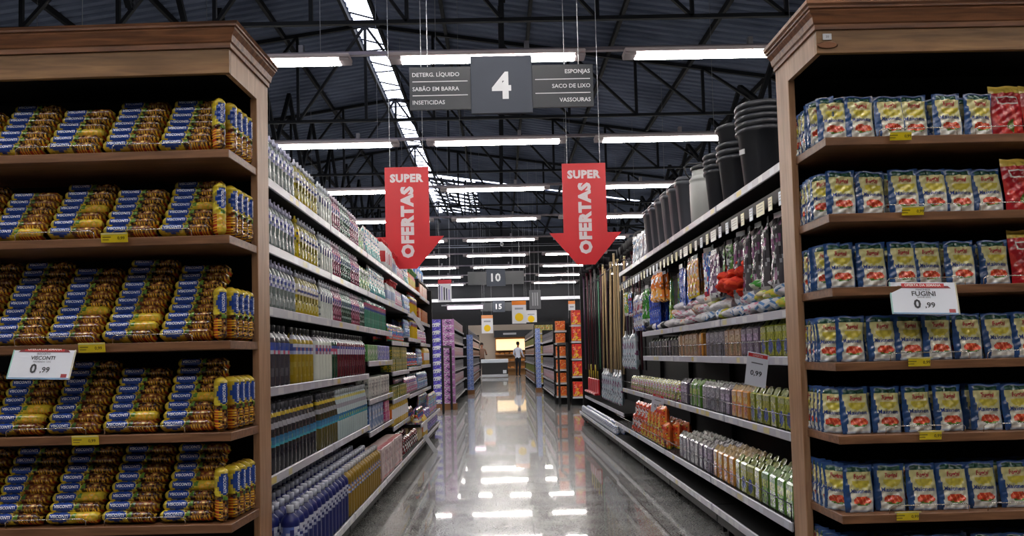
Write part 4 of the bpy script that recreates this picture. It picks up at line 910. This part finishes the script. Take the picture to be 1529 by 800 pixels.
aisle_sign(25.6, -.13, 3.58, '10', ['MASSAS', 'MOLHOS', 'SOPAS'], ['FARINHAS', 'GRAOS', 'SAL'], 'smaller grey hanging aisle sign with number 10') if 0 else aisle_sign(25.6, -.1, 3.58, '10', [], [], 'smaller grey hanging aisle sign with number 10')
aisle_sign(40, -.05, 3.52, '15', [], [], 'farthest grey hanging aisle sign with number 15')
def banner(x, y, ztop, label, rz=0):
    e = empty('offer_banner', label, 'banner', (x, y, ztop), (0, 0, rz))
    mb = MB('plastic'); w = .225; zs = -.72
    front = [(-w, 0), (-w, zs), (-.37, zs), (-.09, -1.05), (.09, -1.05), (.37, zs), (w, zs), (w, 0)]
    n = len(front); f = [mb.addv((p[0], -.004, p[1])) for p in front]; g = [mb.addv((p[0], .004, p[1])) for p in front]
    c = lin((204, 34, 44)); mb.face(f, c); mb.face(g[::-1], c)
    for i in range(n): mb.face([f[i], g[i], g[(i+1) % n], f[(i+1) % n]], c)
    mb.text('SUPER', .36, .09, F(0, -.115, -.0052), (226, 214, 218), bold=.055)
    vs = lambda px, py: (px, -.0052, py)
    mb.text('OFERTAS', .74, .15, lambda a, b_: (-b_+.0, -.0052, -.57+a), (226, 214, 218), bold=.06)
    mb.build('banner_board', e)
    wires(e, (-.17, .17), 0, roofz(x)-ztop-.05); return e
banner(-.925, 8.2, 3.045, 'red arrow banner hanging above the bottle shelves')
banner(.90, 8.2, 3.045, 'red arrow banner hanging above the brooms')

# ------------------------------------------------------------------ farther aisles
def far_gondola(x, y0, y1, side, zs, goods, label, gl, depth=.45, top=2.0, pitch=.3, where=''):
    e = empty('shelving_bay', label, 'shelving', (x-side*depth, (y0+y1)/2, 0)); ox, oy = x-side*depth, (y0+y1)/2
    mb = MB('black_paint'); a, b_ = sorted((ox, ox-side*.03)); mb.box(a, b_, y0, y1, 0, top, (0, 0, 0)); mb.build('back_panel', e).location = (-ox, -oy, 0)
    for yy in (y0, y1-.02):
        mb = MB('black_paint'); a, b_ = sorted((ox, x-side*.02)); mb.box(a, b_, yy, yy+.02, 0, top, (0, 0, 0)); mb.build('side_panel', e).location = (-ox, -oy, 0)
    for zi, z in enumerate(zs):
        mb = MB('black_paint'); a, b_ = sorted((ox, x-side*.01)); mb.box(a, b_, y0+.02, y1-.02, z-.03, z, (0, 0, 0)); s_ = mb.build('shelf', e); s_.location = (-ox, -oy, 0)
        mb = MB('plastic'); a, b_ = sorted((x-side*.01, x)); mb.box(a, b_, y0+.02, y1-.02, z-.04, z, (170, 170, 178)); mb.build('price_strip', s_)
        n = int((y1-y0-.06)/pitch); p = goods[zi % len(goods)]
        for i in range(n):
            place(p, (x-side*.08, y0+.03+(i+.5)*pitch, z+.0005), PI/2 if side > 0 else -PI/2, '%s %s, %s from the camera, %s level up' % (gl[zi % len(gl)], where, nth(i), nth(zi)), 'pack', 'goods on %s' % label[:40], kids=False)
    return e
q1 = carton(.13, .1, .22, (150, 110, 170), PK2, WH, 51, 'tissue_pack'); q2 = carton(.24, .1, .2, (196, 180, 190), (60, 50, 50), RD, 52, 'cereal_box'); q3 = carton(.13, .1, .2, (196, 60, 70), WH, PK2, 53, 'snack_box')
q4 = carton(.13, .1, .22, (120, 134, 70), YE, (80, 100, 60), 54, 'tea_box'); q5 = carton(.24, .1, .2, (130, 90, 70), OR, WH, 55, 'cracker_box'); q6 = carton(.24, .1, .2, (90, 90, 100), WH, (50, 50, 56), 56, 'snack_box')
FZ = [.2, .5, .8, 1.1, 1.4, 1.7]
far_gondola(-.98, 17.0, 21.6, 1, FZ, [q6, q2], 'black shelving beside the purple tissue tower', ['dark and white box', 'pale pink box'], where='beside the purple tower')
far_gondola(-.92, 23.6, 35.5, 1, FZ, [q5, q2, q6], 'long far shelving leading to the chilled counter', ['brown box', 'pale box', 'grey box'], pitch=.5, where='on the counter side')
far_gondola(1.13, 17.6, 22.2, -1, FZ[:5], [q6, q2], 'black shelving beside the orange packs', ['dark and white box', 'pale pink box'], top=1.75, where='beside the orange packs')
far_gondola(1.04, 25.6, 35.5, -1, FZ, [q5, q4, q6], 'long far shelving past the blue tower', ['brown box', 'green box', 'grey box'], pitch=.5, where='past the blue tower')
def tower(x0, y, nx, nz, p, w, h, label, group, rz=0, z0=.12, cat='pack'):
    mb = MB('matte'); mb.box(x0-.02, x0+nx*w+.02, y-.06, y+.3, 0, z0-.001, (120, 84, 56)); tag(mb.build('pallet'), 'low stand under the %s' % group, 'stand')
    for i in range(nx):
        for k in range(nz): place(p, (x0+(i+.5)*w, y+.05, z0+k*(h+.003)), rz, '%s, %s up, %s column' % (label, nth(k), nth(i)), cat, group, kids=False)
tw1 = carton(.24, .14, .155, (176, 120, 176), WH, (90, 40, 100), 61, 'tissue_pack'); tw1b = carton(.24, .14, .155, (90, 80, 190), WH, (60, 50, 150), 62, 'tissue_pack')
tower(-1.2, 16.6, 1, 11, tw1, .25, .155, 'pink and purple tissue pack', 'tissue packs stacked at the purple tower')
tower(-1.47, 16.6, 1, 11, tw1b, .25, .155, 'violet blue tissue pack', 'violet tissue packs behind the barrier')
tw2 = carton(.14, .14, .14, (80, 110, 190), WH, (150, 170, 220), 63, 'milk_pack')
tower(-1.08, 22.9, 2, 11, tw2, .145, .14, 'blue and white milk pack', 'milk packs in the left blue tower')
tower(1.0, 23.2, 1, 12, tw2, .145, .14, 'blue and white pack', 'packs in the right blue tower')
# red goods cap behind the purple tower
def front_cap(x0, x1, y, zs, p, pw, label, gl, group, top):
    e = empty('shelving_bay', label, 'shelving', ((x0+x1)/2, y+.4, 0)); ox, oy = (x0+x1)/2, y+.4
    mb = MB('black_paint'); mb.box(x0, x1, y+.4, y+.43, 0, top, (0, 0, 0)); mb.build('back_panel', e).location = (-ox, -oy, 0)
    for z in zs:
        mb = MB('black_paint'); mb.box(x0, x1, y+.01, y+.4, z-.03, z, (0, 0, 0)); s_ = mb.build('shelf', e); s_.location = (-ox, -oy, 0)
        mb = MB('plastic'); mb.box(x0, x1, y, y+.01, z-.04, z, (180, 180, 186)); mb.build('price_strip', s_)
        for i in range(int((x1-x0)/pw)): place(p, (x0+(i+.5)*pw, y+.08, z+.0005), 0, '%s, %s across at height %s' % (gl, nth(i), nth(zs.index(z))), 'box', group, kids=False)
front_cap(-1.95, -.95, 22.4-.6+.3, [.2, .5, .8, 1.1, 1.35, 1.6], q3, .17, 'shelf end of red packs above the blue tower', 'red and white pack', 'red packs on the far shelf end', 1.95)
q7 = carton(.15, .12, .24, (150, 146, 70), (196, 120, 50), (90, 110, 60), 71, 'tea_box')
front_cap(1.06, 2.5, 24.9, [.2, .5, .8, 1.1, 1.45, 1.75], q7, .16, 'far shelf end of olive and yellow boxes', 'olive and yellow box', 'olive boxes on the far shelf end', 2.1)
q8 = carton(.2, .14, .2, (214, 100, 36), (226, 150, 60), (196, 60, 30), 72, 'snack_bag'); q9 = carton(.2, .14, .3, (200, 40, 40), YE, OR, 73, 'snack_bag')
front_cap(1.15, 1.4, 17.0, [.2, .48, .76, 1.04, 1.32, 1.58], q8, .24, 'narrow shelf end of orange packs', 'bright orange pack', 'orange packs on the narrow shelf end', 1.85)
front_cap(1.46, 2.2, 16.6, [.2, .62, .98, 1.34, 1.68], q9, .23, 'shelf end of red and yellow packs by the barrier', 'red and yellow pack', 'red and yellow packs on the shelf end', 2.0)
# black barriers
for sx, nm in ((-1.12, 'purple tissue tower'), (1.27, 'orange packs')):
    mb = MB('black_paint'); 
    for dx, dy in ((0, 0), (.09*(1 if sx > 0 else -1)*-1, 1.1)): mb.bar((sx+dx, 15.4+dy, 0), (sx+dx, 15.4+dy, 1.3), .045, .045, (0, 0, 0))
    mb.bar((sx, 15.4, 1.28), (sx-.09*(1 if sx > 0 else -1), 16.5, 1.28), .045, .045, (0, 0, 0))
    tag(mb.build('barrier'), 'thin black steel barrier frame in front of the %s' % nm, 'barrier')
# hanging posters
def poster(px, py, pw, ph, y, label, hdr, kind=0):
    k = y/FPX; up = (VY-py)-(px-VX)*.0253; rx = (px-VX)+(VY-py)*.0253
    w, h = pw*k, ph*k
    mb = MB('matte'); mb.box(-w/2, w/2, -.004, .004, -h/2, h/2, (214, 214, 220))
    rect(mb, -w/2, w/2, h*.32, h/2, hdr, -.006); 
    if kind == 0:
        mb.x = Matrix.Translation((0, -.006, -h*.22)) @ Matrix.Rotation(PI/2, 4, 'X'); mb.lathe([(w*.3, 0, (230, 190, 30)), (w*.3, .004, (230, 190, 30))], 16); mb.x = Matrix()
        rect(mb, -w*.3, w*.3, h*.12, h*.2, (150, 150, 160), -.006)
    else:
        for q in range(5): rect(mb, -w*.45+q*w*.18, -w*.36+q*w*.18, -h*.42, h*.26-q*h*.05, ((60, 60, 90), (150, 140, 190), (40, 40, 50))[q % 3], -.006)
    e = mb.build('hanging_poster', loc=(rx*k, y, EYE+up*k)); wires(e, (-w*.4, w*.4), h/2, roofz(rx*k)-EYE-up*k-.02); return tag(e, label, 'poster')
poster(727.5, 484, 17, 27, 36, 'white hanging price poster with yellow disc above the counter', (220, 150, 100))
poster(775, 466, 21, 34, 30, 'largest white hanging price poster with orange header', (226, 130, 50))
poster(664, 434, 20, 33, 22, 'hanging poster with red header and zebra pattern beside blue jugs', (190, 60, 70), 1)
poster(793, 472, 17, 18, 33, 'plain white hanging poster past the largest price poster', (206, 206, 210))
poster(854, 462, 10, 26, 20, 'white hanging poster half hidden by the broom end panel', (226, 140, 80))
mb = MB('plastic'); mb.box(-.2, .2, -.02, .02, -.33, .33, (76, 78, 84), b=.004)
for q in range(3): mb.box(-.1+q*.08, -.06+q*.08, -.026, -.02, -.22, .24, (140, 142, 148))
o = mb.build('aisle_sign', loc=(1.24, 28, 3.0)); wires(o, (-.15, .15), .33, roofz(1.24)-3.05); tag(o, 'narrow dark vertical hanging sign above the olive boxes', 'sign')
# long pink tube light on the back beam
mb = MB('pink_glow'); mb.box(-2.6, -.85, 39.9, 40.0, 3.42, 3.58, WH); o = mb.build('tube_light'); tag(o, 'long pinkish tube light low before the back wall', 'light')
k = MB('metal'); k.box(-2.9, -.8, 39.88, 40.02, 3.58, 3.66, (90, 90, 96)); k.build('housing', o)
# security camera
mb = MB('plastic'); mb.tube([(0, 0, .3), (0, 0, 0)], .02, (190, 190, 196)); mb.x = Matrix.Rotation(PI/2, 4, 'X'); mb.lathe([(.06, -.1, WH), (.07, 0, WH), (.07, .16, WH), (.03, .17, (20, 20, 24))], 14)
o = mb.build('security_camera', loc=(.15, 33, 5.65)); tag(o, 'small white security camera hanging among the far lights', 'camera')
# chilled counter
e = empty('chilled_counter', 'low black chilled counter with white top at the far end', 'counter', (-.3, 39.5, 0))
for nm, a in (('cabinet', (-.65, .62, -.4, .4, .16, .72, (22, 23, 26))), ('counter_top', (-.68, .65, -.43, .43, .72, .9, (190, 196, 204))), ('kick_strip', (-.66, .63, -.41, .41, .02, .16, (170, 172, 178)))):
    mb = MB('plastic'); mb.box(*a, b=.02); mb.build(nm, e)
mb = MB('plastic'); mb.box(.38, .55, -.408, -.4, .2, .36, (196, 198, 204)); mb.build('notice', e)
# bakery niche
e = empty('bakery_shelf', 'warm lit bread shelf unit under a dark fascia on the back wall', 'shelving', (.55, 43.6, 0))
mb = MB('matte'); mb.box(-.85, .95, .2, .25, 0, 2.05, (150, 110, 70)); mb.build('back_panel', e)
mb = MB('warm_glow'); mb.box(-.8, .9, .1, .14, 1.35, 1.95, WH); mb.build('light_panel', e)
for z in (.35, .75, 1.12, 1.35): mb = MB('matte'); mb.box(-.82, .92, -.2, .2, z-.03, z, (150, 120, 90)); mb.build('shelf', e)
mb = MB('matte'); mb.box(-.9, 1.2, -.25, .2, 2.05, 2.42, (40, 42, 46)); mb.box(-.4, .3, -.27, -.25, 2.18, 2.28, (150, 152, 156)); mb.build('fascia', e)
br_ = MB('matte'); br_.lathe([(.02, 0, (170, 110, 60)), (.07, .02, (190, 130, 70)), (.075, .07, (176, 112, 56)), (.04, .11, (160, 96, 46))], 10, sx=1.6); BRD = Proto('bread_loaf', br_)
for zi, z in enumerate((.35, .75, 1.12)):
    for i in range(6): place(BRD, (-.2+i*.27, 43.55, z), 0, 'golden bread loaf, %s across on %s niche shelf' % (nth(i), nth(zi)), 'bread', 'bread loaves in the niche')
# ------------------------------------------------------------------ people
def person(loc, rz, label, shirt, legs, skin, hair, behind=False, armup=False):
    e = empty('person', label, 'person', loc, (0, 0, rz))
    vs = [(0, 0, .92), (0, 0, 1.05), (0, .01, 1.22), (0, .01, 1.38), (0, 0, 1.46), (0, -.01, 1.52), (0, -.02, 1.60), (0, -.015, 1.68)]
    rs = [(.15, .11), (.135, .1), (.155, .11), (.16, .1), (.06, .055), (.05, .05), (.078, .092), (.066, .08)]
    ed = [(i, i+1) for i in range(7)]
    def add(par, pts):
        p = par
        for q, r in pts: vs.append(q); rs.append(r); ed.append((p, len(vs)-1)); p = len(vs)-1
        return p
    for s_ in (-1, 1):
        add(0, [((s_*.09, 0, .85), (.09, .09)), ((s_*.095, -.01 if s_ > 0 else .02, .48), (.058, .06)), ((s_*.1, .03 if s_ > 0 else .08, .08), (.036, .04)), ((s_*.11, -.10 if s_ > 0 else -.05, .03), (.036, .028))])
        h = add(3, [((s_*.19, 0, 1.37), (.055, .055)), ((s_*.25, .0, 1.12), (.042, .042)), ((s_*.22, -.2, .98+(.18 if armup else 0)), (.03, .03)), ((s_*.2, -.27, 1.0+(.2 if armup else 0)), (.03, .016))])
        for f in range(4): add(h, [((s_*.2+(f-1.5)*.018, -.31, 1.0+(.2 if armup else 0)), (.009, .009)), ((s_*.2+(f-1.5)*.02, -.345, .985+(.2 if armup else 0)), (.008, .008))])
        add(h, [((s_*.2-s_*.04, -.29, 1.01+(.2 if armup else 0)), (.009, .009))])
    me = bpy.data.meshes.new('body'); me.from_pydata(vs, ed, []); o = bpy.data.objects.new('body', me); COL.objects.link(o)
    md = o.modifiers.new('skin', 'SKIN'); md.use_smooth_shade = True
    sv = me.skin_vertices[0].data
    for i, r in enumerate(rs): sv[i].radius = r
    sv[0].use_root = True
    o.modifiers.new('sub', 'SUBSURF').levels = 1; o.modifiers['sub'].render_levels = 1
    dg = bpy.context.evaluated_depsgraph_get(); m2 = bpy.data.meshes.new_from_object(o.evaluated_get(dg)); bpy.data.objects.remove(o)
    m2.materials.clear(); m2.materials.append(MATS['matte'])
    ca = m2.color_attributes.get('Col') or m2.color_attributes.new('Col', 'FLOAT_COLOR', 'CORNER'); buf = []
    for p in m2.polygons:
        z = p.center.z; ax = abs(p.center.x); c = skin
        if z < .07: c = (24, 24, 26)
        elif z < .94 and ax < .18: c = legs
        elif z < 1.45 and not (p.center.y < -.19): c = shirt
        m2.polygons[p.index].material_index = 0; p.use_smooth = True
        for _ in p.loop_indices: buf.extend((*lin(c), 1))
    ca.data.foreach_set('color', buf); b_ = bpy.data.objects.new('body', m2); COL.objects.link(b_); b_.parent = e
    h = MB('matte'); h.x = Matrix.Translation((0, .0, 1.66)); h.lathe([(.03, -.1, hair), (.07, -.06, hair), (.088, .0, hair), (.085, .05, hair), (.05, .09, hair), (.01, .1, hair)], 14, sy=1.05)
    h.x = Matrix.Translation((0, .022, 1.66)); ho = h.build('hair', e)
    f = MB('matte')
    for s_ in (-1, 1): f.box(s_*.03-.009, s_*.03+.009, -.118, -.11, 1.625, 1.634, (30, 24, 22)); f.box(s_*.086-.008, s_*.086+.008, -.03, .0, 1.6, 1.64, skin)
    f.box(-.009, .009, -.128, -.1, 1.595, 1.62, skin, b=.004); f.box(-.022, .022, -.116, -.11, 1.568, 1.575, (130, 70, 66)); f.build('face', e)
    return e
person((.86, 40.5, 0), math.radians(150), 'person in white shirt and dark trousers standing before the bread shelf', (186, 190, 206), (24, 25, 32), (150, 104, 80), (22, 18, 18))
person((-.98, 41.2, 0), math.radians(10), 'person in brown top standing behind the chilled counter', (110, 84, 70), (40, 36, 40), (150, 104, 84), (30, 22, 20), armup=True)
